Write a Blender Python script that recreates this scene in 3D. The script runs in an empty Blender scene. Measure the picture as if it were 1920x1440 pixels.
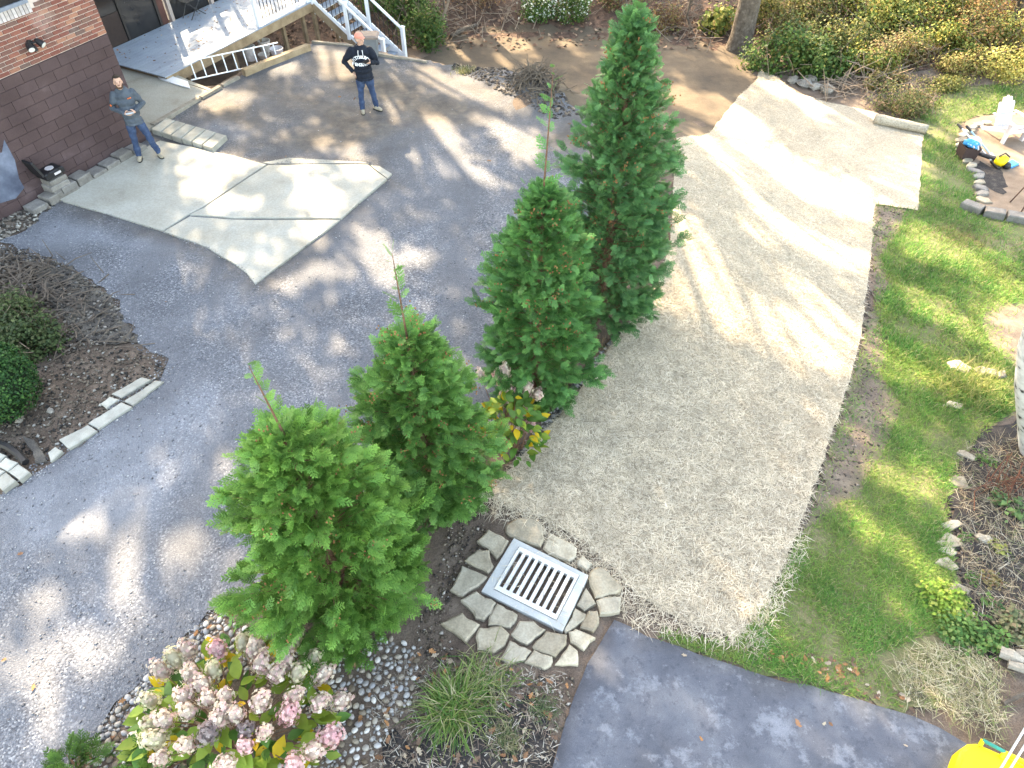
import bpy, bmesh, math, random
import numpy as np
from mathutils import Vector, Matrix
from mathutils.geometry import delaunay_2d_cdt
R = math.radians
random.seed(7)
rng = np.random.default_rng(7)
scene = bpy.context.scene
COL = scene.collection

# ------------------------------------------------------------------ camera, sky, sun, exposure
PITCH, FOC, CAMH = R(47), 1331.0, 7.9
cd = bpy.data.cameras.new('camera')
cd.sensor_width = 36; cd.lens = 36 * FOC / 1920; cd.clip_start = 0.1; cd.clip_end = 400
cam = bpy.data.objects.new('camera', cd); COL.objects.link(cam)
cam.location = (0, 0, CAMH); cam.rotation_euler = (R(90) - PITCH, 0, 0)
scene.camera = cam
SUN_EL, SUN_AZ = R(34), R(-25)            # azimuth from +Y, the sun stands behind the woods, a little left
TO_SUN = np.array([math.sin(SUN_AZ) * math.cos(SUN_EL), math.cos(SUN_AZ) * math.cos(SUN_EL), math.sin(SUN_EL)])
w = bpy.data.worlds.new('World'); scene.world = w; w.use_nodes = True
nt = w.node_tree
sky = nt.nodes.new('ShaderNodeTexSky'); sky.sky_type = 'NISHITA'; sky.sun_disc = False
sky.sun_elevation = SUN_EL; sky.sun_rotation = SUN_AZ
sky.air_density = 1.0; sky.dust_density = 1.5
bg = nt.nodes['Background']; bg.inputs['Strength'].default_value = 0.15
nt.links.new(sky.outputs[0], bg.inputs['Color'])
sl = bpy.data.lights.new('sun', 'SUN'); sl.energy = 2.6; sl.angle = R(0.55); sl.color = (1.0, 0.93, 0.82)
sun = bpy.data.objects.new('sun', sl); COL.objects.link(sun)
sun.rotation_euler = Vector(TO_SUN).to_track_quat('Z', 'Y').to_euler()
sun.location = (-12, 25, 30)
vs = scene.view_settings
vs.view_transform = 'Standard'; vs.look = 'None'; vs.gamma = 1; vs.use_curve_mapping = False
vs.exposure = 3.4
vs.use_white_balance = True; vs.white_balance_temperature = 9200; vs.white_balance_tint = 10
scene.render.engine = 'CYCLES'
scene.cycles.use_denoising = True
scene.cycles.max_bounces = 6; scene.cycles.diffuse_bounces = 3; scene.cycles.glossy_bounces = 2
scene.cycles.transparent_max_bounces = 6; scene.cycles.caustics_reflective = False; scene.cycles.caustics_refractive = False

# ------------------------------------------------------------------ materials
def nodes(name):
    m = bpy.data.materials.new(name); m.use_nodes = True
    t = m.node_tree; t.nodes.clear()
    out = t.nodes.new('ShaderNodeOutputMaterial'); p = t.nodes.new('ShaderNodeBsdfPrincipled')
    t.links.new(p.outputs[0], out.inputs[0])
    return m, t, p, out
def N(t, kind, **kw):
    n = t.nodes.new(kind)
    for k, v in kw.items():
        if hasattr(n, k): setattr(n, k, v)
        else: n.inputs[k].default_value = v
    return n
def ramp(t, fac, stops):
    r = t.nodes.new('ShaderNodeValToRGB'); e = r.color_ramp.elements
    while len(e) < len(stops): e.new(0.5)
    for i, (p, c) in enumerate(stops):
        e[i].position = p; e[i].color = (*c, 1)
    t.links.new(fac, r.inputs[0]); return r.outputs[0]
def mixc(t, fac, a, b, mode='MIX'):
    m = t.nodes.new('ShaderNodeMix'); m.data_type = 'RGBA'; m.blend_type = mode
    for s, v in ((m.inputs[0], fac), (m.inputs[6], a), (m.inputs[7], b)):
        if hasattr(v, 'is_output'): t.links.new(v, s)
        elif isinstance(v, (int, float)): s.default_value = v
        else: s.default_value = (*v, 1)
    return m.outputs[2]
def coord(t, obj=False):
    if obj: return t.nodes.new('ShaderNodeTexCoord').outputs['Object']
    return t.nodes.new('ShaderNodeNewGeometry').outputs['Position']
def noise(t, co, scale, detail=6, rough=0.6, w=None):
    n = N(t, 'ShaderNodeTexNoise', Scale=scale, Detail=detail, Roughness=rough)
    t.links.new(co, n.inputs['Vector']); return n.outputs['Fac']
def bump(t, p, h, strength, dist):
    b = N(t, 'ShaderNodeBump', Strength=strength, Distance=dist)
    t.links.new(h, b.inputs['Height']); t.links.new(b.outputs[0], p.inputs['Normal'])
def pmat(name, stops, scale=4, rough=0.85, bs=0.4, bd=0.01, bscale=None, grain=None, rnd=0.0, obj=False, metal=0, spec=0.3, attr=None, transl=0.0):
    """noise-coloured material; stops = ramp; grain = (scale, amount) fine value noise; rnd = per-object value spread"""
    m, t, p, out = nodes(name)
    co = coord(t, obj)
    f = noise(t, co, scale)
    c = ramp(t, f, stops)
    if attr:
        a = N(t, 'ShaderNodeAttribute', attribute_name='col')
        c = mixc(t, 1.0, a.outputs['Color'], ramp(t, f, [(0.3, (0.75,) * 3), (0.7, (1.2,) * 3)]), 'MULTIPLY')
    if grain:
        g = noise(t, co, grain[0], 3, 0.7)
        lo, hi = 1 - grain[1], 1 + grain[1]
        c = mixc(t, 1.0, c, ramp(t, g, [(0.32, (lo,) * 3), (0.68, (hi,) * 3)]), 'MULTIPLY')
    if rnd:
        oi = t.nodes.new('ShaderNodeObjectInfo')
        c = mixc(t, 1.0, c, ramp(t, oi.outputs['Random'], [(0, (1 - rnd, 1 - rnd * 1.1, 1 - rnd * 1.2)), (0.35, (1.0, 1 - rnd * .12, 1 - rnd * .3)), (0.65, (1 - rnd * .3, 1 - rnd * .25, 1 - rnd * .15)), (1, (1 + rnd, 1 + rnd * .95, 1 + rnd * .85))]), 'MULTIPLY')
    t.links.new(c, p.inputs['Base Color'])
    p.inputs['Roughness'].default_value = rough; p.inputs['Metallic'].default_value = metal
    p.inputs['Specular IOR Level'].default_value = spec
    if bs: bump(t, p, noise(t, co, bscale or scale * 6, 5, 0.65), bs, bd)
    if transl:
        tr = t.nodes.new('ShaderNodeBsdfTranslucent'); t.links.new(c, tr.inputs[0])
        mx = t.nodes.new('ShaderNodeMixShader'); mx.inputs[0].default_value = transl
        t.links.new(p.outputs[0], mx.inputs[1]); t.links.new(tr.outputs[0], mx.inputs[2]); t.links.new(mx.outputs[0], out.inputs[0])
    return m
def flat(name, c, rough=0.6, var=0.15, scale=12, metal=0, spec=0.3, bs=0.15, rnd=0.0, obj=True):
    lo = tuple(x * (1 - var) for x in c); hi = tuple(min(1, x * (1 + var)) for x in c)
    return pmat(name, [(0.3, lo), (0.7, hi)], scale, rough, bs, 0.004, rnd=rnd, obj=obj, metal=metal, spec=spec)

MAT = {}
# gravel with attr 'col'.r = how much brown fines lie over the stone, g = how much pale stone
def gravel_mat():
    m, t, p, out = nodes('gravel')
    co = coord(t)
    v = N(t, 'ShaderNodeTexVoronoi', Scale=52.0); t.links.new(co, v.inputs['Vector'])
    v2 = N(t, 'ShaderNodeTexVoronoi', Scale=105.0); t.links.new(co, v2.inputs['Vector'])
    sep = t.nodes.new('ShaderNodeSeparateColor'); t.links.new(v.outputs['Color'], sep.inputs[0])
    sep2 = t.nodes.new('ShaderNodeSeparateColor'); t.links.new(v2.outputs['Color'], sep2.inputs[0])
    stone = ramp(t, sep.outputs[0], [(0.0, (.080, .084, .096)), (.45, (.138, .145, .165)), (.8, (.185, .192, .212)), (1.0, (.34, .348, .36))])
    fine = ramp(t, sep2.outputs[0], [(0.0, (.105, .109, .123)), (.6, (.132, .137, .152)), (1.0, (.19, .196, .212))])
    mp = N(t, 'ShaderNodeMapping'); mp.inputs['Scale'].default_value = (1.0, .28, 1); mp.inputs['Rotation'].default_value = (0, 0, .35); t.links.new(co, mp.inputs[0])
    big = noise(t, mp.outputs[0], 0.95, 6, 0.62)
    c = mixc(t, ramp(t, big, [(.4, (0,) * 3), (.62, (1,) * 3)]), fine, stone)
    dust = ramp(t, noise(t, co, 2.2, 6, .7), [(.25, (.07, .064, .062)), (.5, (.13, .112, .098)), (.75, (.23, .19, .15))])
    a = N(t, 'ShaderNodeAttribute', attribute_name='col')
    sa = t.nodes.new('ShaderNodeSeparateColor'); t.links.new(a.outputs['Color'], sa.inputs[0])
    nb = noise(t, co, 1.3, 7, .7)
    ma = N(t, 'ShaderNodeMath', operation='MULTIPLY_ADD'); ma.inputs[1].default_value = 1.6; ma.inputs[2].default_value = -0.8
    t.links.new(nb, ma.inputs[0])
    ad = N(t, 'ShaderNodeMath', operation='ADD'); ad.use_clamp = True
    t.links.new(ma.outputs[0], ad.inputs[0]); t.links.new(sa.outputs[0], ad.inputs[1])
    mu = N(t, 'ShaderNodeMath', operation='MULTIPLY'); t.links.new(ad.outputs[0], mu.inputs[0]); t.links.new(sa.outputs[0], mu.inputs[1]); mu.use_clamp = True
    c = mixc(t, mu.outputs[0], c, dust)
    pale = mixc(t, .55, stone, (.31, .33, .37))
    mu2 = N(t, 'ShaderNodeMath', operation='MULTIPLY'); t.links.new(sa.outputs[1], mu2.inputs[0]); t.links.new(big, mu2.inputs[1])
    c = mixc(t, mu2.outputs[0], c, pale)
    c = mixc(t, 1.0, c, ramp(t, noise(t, co, .9, 4, .6), [(.3, (.74,) * 3), (.7, (1.12,) * 3)]), 'MULTIPLY')
    t.links.new(c, p.inputs['Base Color']); p.inputs['Roughness'].default_value = .9; p.inputs['Specular IOR Level'].default_value = .2
    bump(t, p, v.outputs['Distance'], .55, .012)
    p.inputs['Normal'].links[0].from_node.invert = True
    return m
MAT['gravel'] = gravel_mat()
MAT['soil'] = pmat('soil', [(.25, (.075, .052, .040)), (.5, (.135, .098, .075)), (.75, (.21, .16, .125))], 2.2, .95, .7, .03, 22, grain=(70, .35))
MAT['mulch'] = pmat('mulch', [(.3, (.012, .011, .012)), (.55, (.035, .030, .029)), (.75, (.085, .07, .06))], 9, .9, .9, .03, 40, grain=(110, .5))
MAT['tan_dirt'] = pmat('tan_dirt', [(.25, (.062, .048, .037)), (.5, (.112, .083, .057)), (.78, (.17, .127, .085))], 1.1, .95, .45, .02, 16, grain=(60, .2))
MAT['litter'] = pmat('litter', [(.3, (.045, .028, .021)), (.55, (.105, .062, .045)), (.75, (.18, .11, .08))], 6, .95, .8, .04, 30, grain=(60, .5))
MAT['lawn_plain'] = pmat('lawn_plain', [(.3, (.035, .062, .018)), (.55, (.06, .085, .028)), (.75, (.13, .11, .065))], 1.6, .95, .6, .02, 40, grain=(80, .4))
def lawn_mat():
    m, t, p, out = nodes('lawn')
    co = coord(t)
    g = ramp(t, noise(t, co, 1.6), [(.3, (.07, .095, .03)), (.5, (.12, .125, .05)), (.7, (.20, .16, .095))])
    d = ramp(t, noise(t, co, 3.0, 7, .65), [(.3, (.075, .055, .045)), (.55, (.15, .112, .085)), (.78, (.27, .205, .15))])
    a = N(t, 'ShaderNodeAttribute', attribute_name='col'); sa = t.nodes.new('ShaderNodeSeparateColor'); t.links.new(a.outputs['Color'], sa.inputs[0])
    c = mixc(t, sa.outputs[0], g, d)
    c = mixc(t, 1.0, c, ramp(t, noise(t, co, 80, 3, .7), [(.3, (.65,) * 3), (.7, (1.35,) * 3)]), 'MULTIPLY')
    t.links.new(c, p.inputs['Base Color']); p.inputs['Roughness'].default_value = .95; bump(t, p, noise(t, co, 40, 4, .7), .6, .02); return m
MAT['lawn'] = lawn_mat()
MAT['sand'] = pmat('sand', [(.3, (.15, .105, .075)), (.7, (.25, .185, .135))], 2.5, .95, .5, .01, 40, grain=(90, .25))
def straw_base():
    m, t, p, out = nodes('straw')
    co = coord(t)
    mp = N(t, 'ShaderNodeMapping'); mp.inputs['Scale'].default_value = (1, 1, 1); t.links.new(co, mp.inputs[0])
    n1 = noise(t, mp.outputs[0], 1.3, 5, .65); n2 = noise(t, co, 26, 4, .75); n3 = noise(t, co, 75, 3, .8)
    c = ramp(t, n2, [(.30, (.17, .145, .118)), (.42, (.35, .30, .235)), (.55, (.45, .39, .31)), (.75, (.53, .465, .375))])
    c = mixc(t, 1.0, c, ramp(t, n1, [(.3, (.86, .84, .80)), (.7, (1.1, 1.08, 1.04))]), 'MULTIPLY')
    c = mixc(t, 1.0, c, ramp(t, n3, [(.3, (.84,) * 3), (.65, (1.08,) * 3)]), 'MULTIPLY')
    t.links.new(c, p.inputs['Base Color']); p.inputs['Roughness'].default_value = .95; p.inputs['Specular IOR Level'].default_value = .1
    bump(t, p, n2, .6, .02); return m
MAT['straw'] = straw_base()
MAT['straw_fibre'] = pmat('straw_fibre', [(.3, (.5,) * 3), (.7, (.6,) * 3)], 3, .8, 0, attr=True, transl=.15)
def asphalt():
    m, t, p, out = nodes('asphalt')
    co = coord(t)
    n = noise(t, co, 1.7, 8, .62); g = noise(t, co, 160, 2, .8)
    c = ramp(t, n, [(.34, (.060, .066, .083)), (.50, (.084, .091, .112)), (.64, (.115, .122, .142)), (.78, (.18, .186, .2))])
    n6 = noise(t, co, 2.6, 14, .74); c = mixc(t, ramp(t, n6, [(.53, (0,) * 3), (.60, (.38,) * 3), (.75, (.75,) * 3)]), c, (.24, .255, .29)); c = mixc(t, ramp(t, noise(t, co, 13, 8, .7), [(.36, (.5,) * 3), (.46, (0,) * 3)]), c, (.035, .04, .055))
    sp = N(t, 'ShaderNodeTexVoronoi', Scale=9.0); t.links.new(co, sp.inputs['Vector'])
    c = mixc(t, ramp(t, sp.outputs['Distance'], [(.02, (.4,) * 3), (.06, (0,) * 3)]), c, (.32, .32, .33))
    c = mixc(t, 1.0, c, ramp(t, g, [(.3, (.7,) * 3), (.7, (1.3,) * 3)]), 'MULTIPLY')
    t.links.new(c, p.inputs['Base Color']); p.inputs['Roughness'].default_value = .8; p.inputs['Specular IOR Level'].default_value = .35
    bump(t, p, g, .35, .006); return m
MAT['asphalt'] = asphalt()
MAT['concrete'] = pmat('concrete', [(.22, (.23, .205, .165)), (.4, (.345, .325, .275)), (.6, (.39, .375, .33)), (.8, (.44, .425, .385))], 1.2, .85, .3, .004, 60, grain=(30, .13))
MAT['new_concrete'] = pmat('new_concrete', [(.3, (.35, .36, .355)), (.7, (.45, .455, .445))], 3, .8, .2, .003, 60, grain=(60, .08))
MAT['flagstone'] = pmat('flagstone', [(.25, (.20, .165, .12)), (.5, (.34, .295, .225)), (.8, (.43, .385, .31))], 4, .85, .6, .014, 13, grain=(40, .16), rnd=.24)
MAT['paver'] = pmat('paver', [(.25, (.28, .27, .235)), (.75, (.43, .415, .365))], 6, .9, .4, .006, 40, grain=(70, .12), rnd=.12)
MAT['old_block'] = pmat('old_block', [(.25, (.13, .12, .11)), (.75, (.27, .25, .23))], 6, .9, .5, .01, 30, grain=(60, .2), rnd=.15)
MAT['pebble'] = pmat('pebble', [(.3, (.26, .245, .235)), (.7, (.37, .35, .335))], 14, .6, .15, .003, 50, rnd=.75, obj=True, spec=.4)
MAT['rock'] = pmat('rock', [(.3, (.16, .14, .12)), (.7, (.34, .31, .27))], 5, .9, .7, .02, 14, grain=(40, .2), rnd=.3, obj=True)
def brick_mat():
    m, t, p, out = nodes('brick')
    co = coord(t); oi = t.nodes.new('ShaderNodeObjectInfo')
    c = ramp(t, oi.outputs['Random'], [(0, (.17, .055, .042)), (.25, (.23, .082, .060)), (.45, (.15, .070, .057)), (.62, (.26, .095, .068)), (.78, (.12, .075, .066)), (.9, (.30, .13, .085)), (1, (.33, .16, .11))])
    wash = noise(t, co, .9, 5, .6)
    c = mixc(t, ramp(t, wash, [(.56, (0,) * 3), (.72, (.45,) * 3)]), c, (.42, .32, .30))
    c = mixc(t, 1.0, c, ramp(t, noise(t, co, 40, 4, .7), [(.3, (.8,) * 3), (.7, (1.2,) * 3)]), 'MULTIPLY')
    t.links.new(c, p.inputs['Base Color']); p.inputs['Roughness'].default_value = .9
    bump(t, p, noise(t, co, 60, 4, .7), .4, .004); return m
MAT['brick'] = brick_mat()
MAT['mortar'] = pmat('mortar', [(.3, (.52, .42, .38)), (.7, (.64, .54, .49))], 10, .95, .3, .004, 60)
MAT['block'] = pmat('block', [(.25, (.060, .037, .038)), (.6, (.085, .054, .055)), (.85, (.15, .11, .115))], 1.6, .8, .35, .006, 35, grain=(55, .13), rnd=.10)
MAT['block_joint'] = flat('block_joint', (.075, .048, .05), .9)
MAT['blue_patch'] = pmat('blue_patch', [(.25, (.05, .06, .095)), (.5, (.11, .13, .18)), (.75, (.22, .25, .33))], 2.5, .9, .3, .005, 30)
MAT['glass'] = pmat('dark_glass', [(.3, (.012, .012, .014)), (.7, (.03, .028, .028))], 2, .12, 0, spec=.5)
MAT['bronze'] = flat('bronze_frame', (.03, .026, .025), .5)
MAT['white'] = flat('white_vinyl', (.78, .80, .82), .45, .04)
MAT['black_metal'] = flat('black_metal', (.015, .015, .017), .4, spec=.5)
MAT['lumber'] = pmat('lumber', [(.25, (.20, .14, .085)), (.6, (.34, .25, .16)), (.85, (.44, .35, .24))], 4, .85, .3, .004, 40, grain=(70, .15), rnd=.12)
MAT['weathered'] = pmat('weathered_timber', [(.25, (.17, .145, .115)), (.75, (.36, .32, .265))], 5, .9, .4, .006, 30, grain=(60, .2), rnd=.15)
MAT['deck_board'] = pmat('deck_board', [(.25, (.23, .28, .35)), (.75, (.32, .375, .445))], 1.8, .7, .2, .003, 40, grain=(30, .1), rnd=.07)
MAT['aluminium'] = flat('aluminium', (.62, .64, .67), .35, .08, metal=.6)
MAT['steel_white'] = flat('galvanised_steel', (.56, .56, .55), .5, .2, metal=.15, spec=.5)
MAT['void'] = flat('pit_black', (.008, .008, .009), .9)
MAT['plastic_black'] = flat('black_plastic', (.012, .012, .014), .45, spec=.5)
MAT['plastic_white'] = flat('white_plastic', (.56, .52, .52), .5, .05)
MAT['plastic_yellow'] = flat('yellow_plastic', (.80, .55, .02), .45, .08)
MAT['plastic_green'] = flat('green_plastic', (.01, .22, .17), .45)
MAT['plastic_blue'] = flat('blue_plastic', (.02, .28, .62), .5)
MAT['bucket'] = flat('bucket_plastic', (.5, .46, .42), .6, .2, rnd=.35)
MAT['fabric_black'] = pmat('geotextile', [(.3, (.04, .036, .034)), (.5, (.085, .075, .066)), (.72, (.16, .14, .115))], 3, .9, .5, .02, 18, grain=(60, .4))
MAT['bark'] = pmat('bark', [(.3, (.055, .042, .033)), (.55, (.12, .095, .075)), (.8, (.22, .185, .155))], 9, .95, .9, .04, 22)
MAT['cedar_bark'] = flat('cedar_bark', (.16, .085, .055), .9, .35, 20)
MAT['birch'] = pmat('birch_bark', [(.36, (.04, .04, .045)), (.44, (.52, .51, .50)), (.8, (.78, .77, .76))], 7, .8, .4, .01, 30)
MAT['stick'] = flat('dead_stick', (.24, .18, .135), .95, .35, 8)
MAT['foliage'] = pmat('foliage', [(.3, (.5,) * 3), (.7, (.6,) * 3)], 2.5, .65, 0, attr=True, transl=.28, spec=.25)
MAT['cedar'] = pmat('cedar_foliage', [(.3, (.5,) * 3), (.7, (.6,) * 3)], 4, .6, 0, attr=True, transl=.22, spec=.3)
MAT['grass'] = pmat('grass_blade', [(.3, (.5,) * 3), (.7, (.6,) * 3)], 1.2, .7, 0, attr=True, transl=.3, spec=.2)
MAT['petal'] = pmat('petal', [(.3, (.5,) * 3), (.7, (.6,) * 3)], 9, .8, 0, attr=True, transl=.25, spec=.15)
MAT['chip'] = pmat('chips', [(.3, (.5,) * 3), (.7, (.6,) * 3)], 9, .85, 0, attr=True)

# ------------------------------------------------------------------ pixel rays and the lie of the land
FW = np.array([0, math.cos(PITCH), -math.sin(PITCH)]); UP = np.array([0, math.sin(PITCH), math.cos(PITCH)])
CAM = np.array([0, 0, CAMH])
def ray(px, py): return FW * FOC + np.array([px - 960.0, 0, 0]) - UP * (py - 720.0)
def GZ(px, py, z=0.0):
    d = ray(px, py); return CAM + d * ((z - CAMH) / d[2])
def onplane(px, py, p0, n):
    d = ray(px, py); return CAM + d * (np.dot(np.asarray(p0) - CAM, n) / np.dot(d, n))
def proj(p):
    v = np.asarray(p, float) - CAM; k = v @ FW
    return 960 + FOC * v[0] / k, 720 - FOC * (v @ UP) / k
def sstep(t): t = np.clip(t, 0, 1); return t * t * (3 - 2 * t)
def inpoly(x, y, P):
    x = np.asarray(x); y = np.asarray(y); c = np.zeros(x.shape, bool); n = len(P)
    for i in range(n):
        x0, y0 = P[i][:2]; x1, y1 = P[(i + 1) % n][:2]
        if y0 == y1: continue
        c ^= ((y0 > y) != (y1 > y)) & (x < (x1 - x0) * (y - y0) / (y1 - y0) + x0)
    return c
def segdist(x, y, P, closed=True):
    d = np.full(np.shape(x), 1e9); n = len(P)
    for i in range(n if closed else n - 1):
        ax, ay = P[i][:2]; bx, by = P[(i + 1) % n][:2]
        vx, vy = bx - ax, by - ay; L = vx * vx + vy * vy + 1e-12
        t = np.clip(((x - ax) * vx + (y - ay) * vy) / L, 0, 1)
        d = np.minimum(d, np.hypot(x - ax - t * vx, y - ay - t * vy))
    return d
EDGE = [GZ(*p)[:2] for p in [(1010, 1500), (985, 1190), (965, 1010), (1030, 850), (1120, 690), (1215, 545), (1262, 400), (1240, 300), (1130, 225), (1050, 187), (960, 150), (870, 123), (760, 107), (650, 80), (590, 74), (450, 132), (395, 160), (330, 150)]]
LOW = EDGE + [(-10.5, 19.2), (-14, 22), (-14, 60), (60, 60), (60, -15), (0.3, -15)]
MOUNDS = [((-9.2, 9.0), .38, 1.2), ((-10.8, 11.5), .4, .8), (tuple(GZ(1010, 172)[:2]), .4, .75), (tuple(GZ(935, 150)[:2]), .18, .6)]
def zt(x, y):
    x = np.asarray(x, float); y = np.asarray(y, float)
    s = np.where(inpoly(x, y, LOW), segdist(x, y, EDGE, False), 0.0)
    D = np.clip(.3 + (y - 4) * .092, .12, 1.5)
    wd = 1.0 + 3.4 * np.clip((x + 1) / 3.5, 0, 1)
    z = -D * sstep(s / wd)
    for (cx, cy), a, r in MOUNDS: z = z + a * np.exp(-((x - cx) ** 2 + (y - cy) ** 2) / (r * r))
    z = z + .22 * np.maximum(0, y - 25.0) + .10 * np.maximum(0, x - 9) * sstep((y - 19) / 4)
    z = z + .012 * np.sin(x * 2.1 + 1) * np.cos(y * 1.7) + .008 * np.sin(x * 4.3) * np.sin(y * 3.9 + 2)
    return z
def zf(x, y): return float(zt(np.array([x]), np.array([y]))[0])
def G(px, py, dz=0.0):
    d = ray(px, py); lo, hi = 4.0 / 1331, 70.0 / 1331
    for k in range(3):
        t = np.linspace(lo, hi, 160); P = CAM[None] + d[None] * t[:, None]
        b = P[:, 2] < zt(P[:, 0], P[:, 1]) + dz
        i = int(np.argmax(b)) if b.any() else 159
        lo, hi = t[max(i - 1, 0)], t[i]
    return CAM + d * hi
def Gs(pts, dz=0.0): return [G(x, y, dz) for x, y in pts]
def Z(zo, sc, pts):  return [(zo[0] + x / sc, zo[1] + y / sc) for x, y in pts]    # picture offsets

# ------------------------------------------------------------------ mesh helpers
ORG = {}
def V3(p): return Vector((float(p[0]), float(p[1]), float(p[2])))
def link(o, parent=None, origin=None):
    COL.objects.link(o)
    if parent is not None: o.parent = parent; ORG[o.name] = ORG[parent.name]
    else: ORG[o.name] = np.zeros(3) if origin is None else np.asarray(origin, float)
    if parent is None: o.location = ORG[o.name]
    return o
def tag(o, label=None, cat=None, group=None, kind=None):
    if label: o['label'] = label
    if cat: o['category'] = cat
    if group: o['group'] = group
    if kind: o['kind'] = kind
    return o
def thing(name, origin, label, cat, group=None):
    o = bpy.data.objects.new(name, None); o.empty_display_size = .2
    link(o, None, origin); return tag(o, label, cat, group)
class MB:
    def __init__(s): s.v = []; s.f = []
    def add(s, v, f):
        b = len(s.v); s.v += [tuple(map(float, p)) for p in v]; s.f += [tuple(i + b for i in q) for q in f]; return s
    def box(s, c, size, ax=None, ch=0.0):
        """chamfered box; ax = 3 axis vectors"""
        c = np.asarray(c, float); h = np.asarray(size, float) / 2
        ax = np.eye(3) if ax is None else np.asarray(ax, float)
        if ch <= 0:
            v = [c + ax[0] * h[0] * i + ax[1] * h[1] * j + ax[2] * h[2] * k for k in (-1, 1) for j in (-1, 1) for i in (-1, 1)]
            return s.add(v, [(0, 2, 3, 1), (4, 5, 7, 6), (0, 1, 5, 4), (2, 6, 7, 3), (0, 4, 6, 2), (1, 3, 7, 5)])
        rings = []
        for zz, ins in ((-h[2], 0), (h[2] - ch, 0), (h[2], ch)):
            rings.append([c + ax[0] * (h[0] - ins) * i + ax[1] * (h[1] - ins) * j + ax[2] * zz for i, j in ((-1, -1), (1, -1), (1, 1), (-1, 1))])
        return s.rings(rings)
    def rings(s, rings, cap=True, close=True):
        n = len(rings[0]); v = [p for r in rings for p in r]; f = []
        for k in range(len(rings) - 1):
            for i in range(n if close else n - 1):
                j = (i + 1) % n; f.append((k * n + i, k * n + j, (k + 1) * n + j, (k + 1) * n + i))
        if cap: f.append(tuple(range(n))[::-1]); f.append(tuple((len(rings) - 1) * n + i for i in range(n)))
        return s.add(v, f)
    def tube(s, pts, rad, n=8, cap=True):
        pts = [np.asarray(p, float) for p in pts]; rad = [rad] * len(pts) if np.isscalar(rad) else rad
        rs = []; a = None
        for i, p in enumerate(pts):
            d = pts[min(i + 1, len(pts) - 1)] - pts[max(i - 1, 0)]; d = d / (np.linalg.norm(d) + 1e-9)
            if a is None: a = np.cross(d, [0, 0, 1.0] if abs(d[2]) < .9 else [1.0, 0, 0])
            a = a - d * np.dot(a, d); a /= np.linalg.norm(a) + 1e-9; b = np.cross(d, a)
            rs.append([p + (a * math.cos(q) + b * math.sin(q)) * rad[i] for q in (2 * math.pi * k / n for k in range(n))])
        return s.rings(rs, cap)
    def prism(s, top, depth, ch=0.0, down=(0, 0, -1)):
        """top polygon ring, extruded down, edge chamfered"""
        top = [np.asarray(p, float) for p in top]; dn = np.asarray(down, float); c = sum(top) / len(top)
        a = sum(np.cross(top[i] - c, top[(i + 1) % len(top)] - c) for i in range(len(top)))
        if np.dot(a, dn) > 0: top = top[::-1]
        r0 = [p + dn * depth for p in top]
        if ch > 0:
            ins = []
            for p in top:
                q = c - p; L = np.linalg.norm(q); ins.append(p + q / L * min(ch * 1.3, L * .3))
            return s.rings([r0, [p + dn * ch for p in top], ins])
        return s.rings([r0, top])
    def blob(s, c, r, seed=0, jit=.15, n=8, m=5, rot=0.0, flat=0):
        rg = random.Random(seed); rs = []; r = (r, r, r) if np.isscalar(r) else r
        cs, sn = math.cos(rot), math.sin(rot)
        top = None; vv = []; ff = []
        for k in range(1, m):
            th = math.pi * k / m
            for i in range(n):
                ph = 2 * math.pi * i / n; j = 1 + rg.uniform(-jit, jit)
                x, y, z = r[0] * math.sin(th) * math.cos(ph) * j, r[1] * math.sin(th) * math.sin(ph) * j, -r[2] * math.cos(th) * j
                vv.append((c[0] + x * cs - y * sn, c[1] + x * sn + y * cs, c[2] + z))
        vv.append((c[0], c[1], c[2] - r[2])); vv.append((c[0], c[1], c[2] + r[2])); B, T = len(vv) - 2, len(vv) - 1
        for k in range(m - 2):
            for i in range(n):
                j = (i + 1) % n; ff.append((k * n + i, k * n + j, (k + 1) * n + j, (k + 1) * n + i))
        for i in range(n):
            j = (i + 1) % n; ff.append((B, j, i)); ff.append((T, (m - 2) * n + i, (m - 2) * n + j))
        return s.add(vv, ff)
    def build(s, name, mat, parent=None, origin=None, smooth=False):
        me = bpy.data.meshes.new(name)
        if parent is not None: org = ORG[parent.name]
        elif origin is not None: org = np.asarray(origin, float)
        else:
            a = np.array(s.v); org = np.array([a[:, 0].mean(), a[:, 1].mean(), a[:, 2].min()])
        a = np.array(s.v) - org
        me.from_pydata([tuple(p) for p in a], [], s.f)
        me.materials.append(MAT[mat] if isinstance(mat, str) else mat)
        if smooth: me.polygons.foreach_set('use_smooth', [True] * len(me.polygons))
        me.update()
        return link(bpy.data.objects.new(name, me), parent, org)
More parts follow.
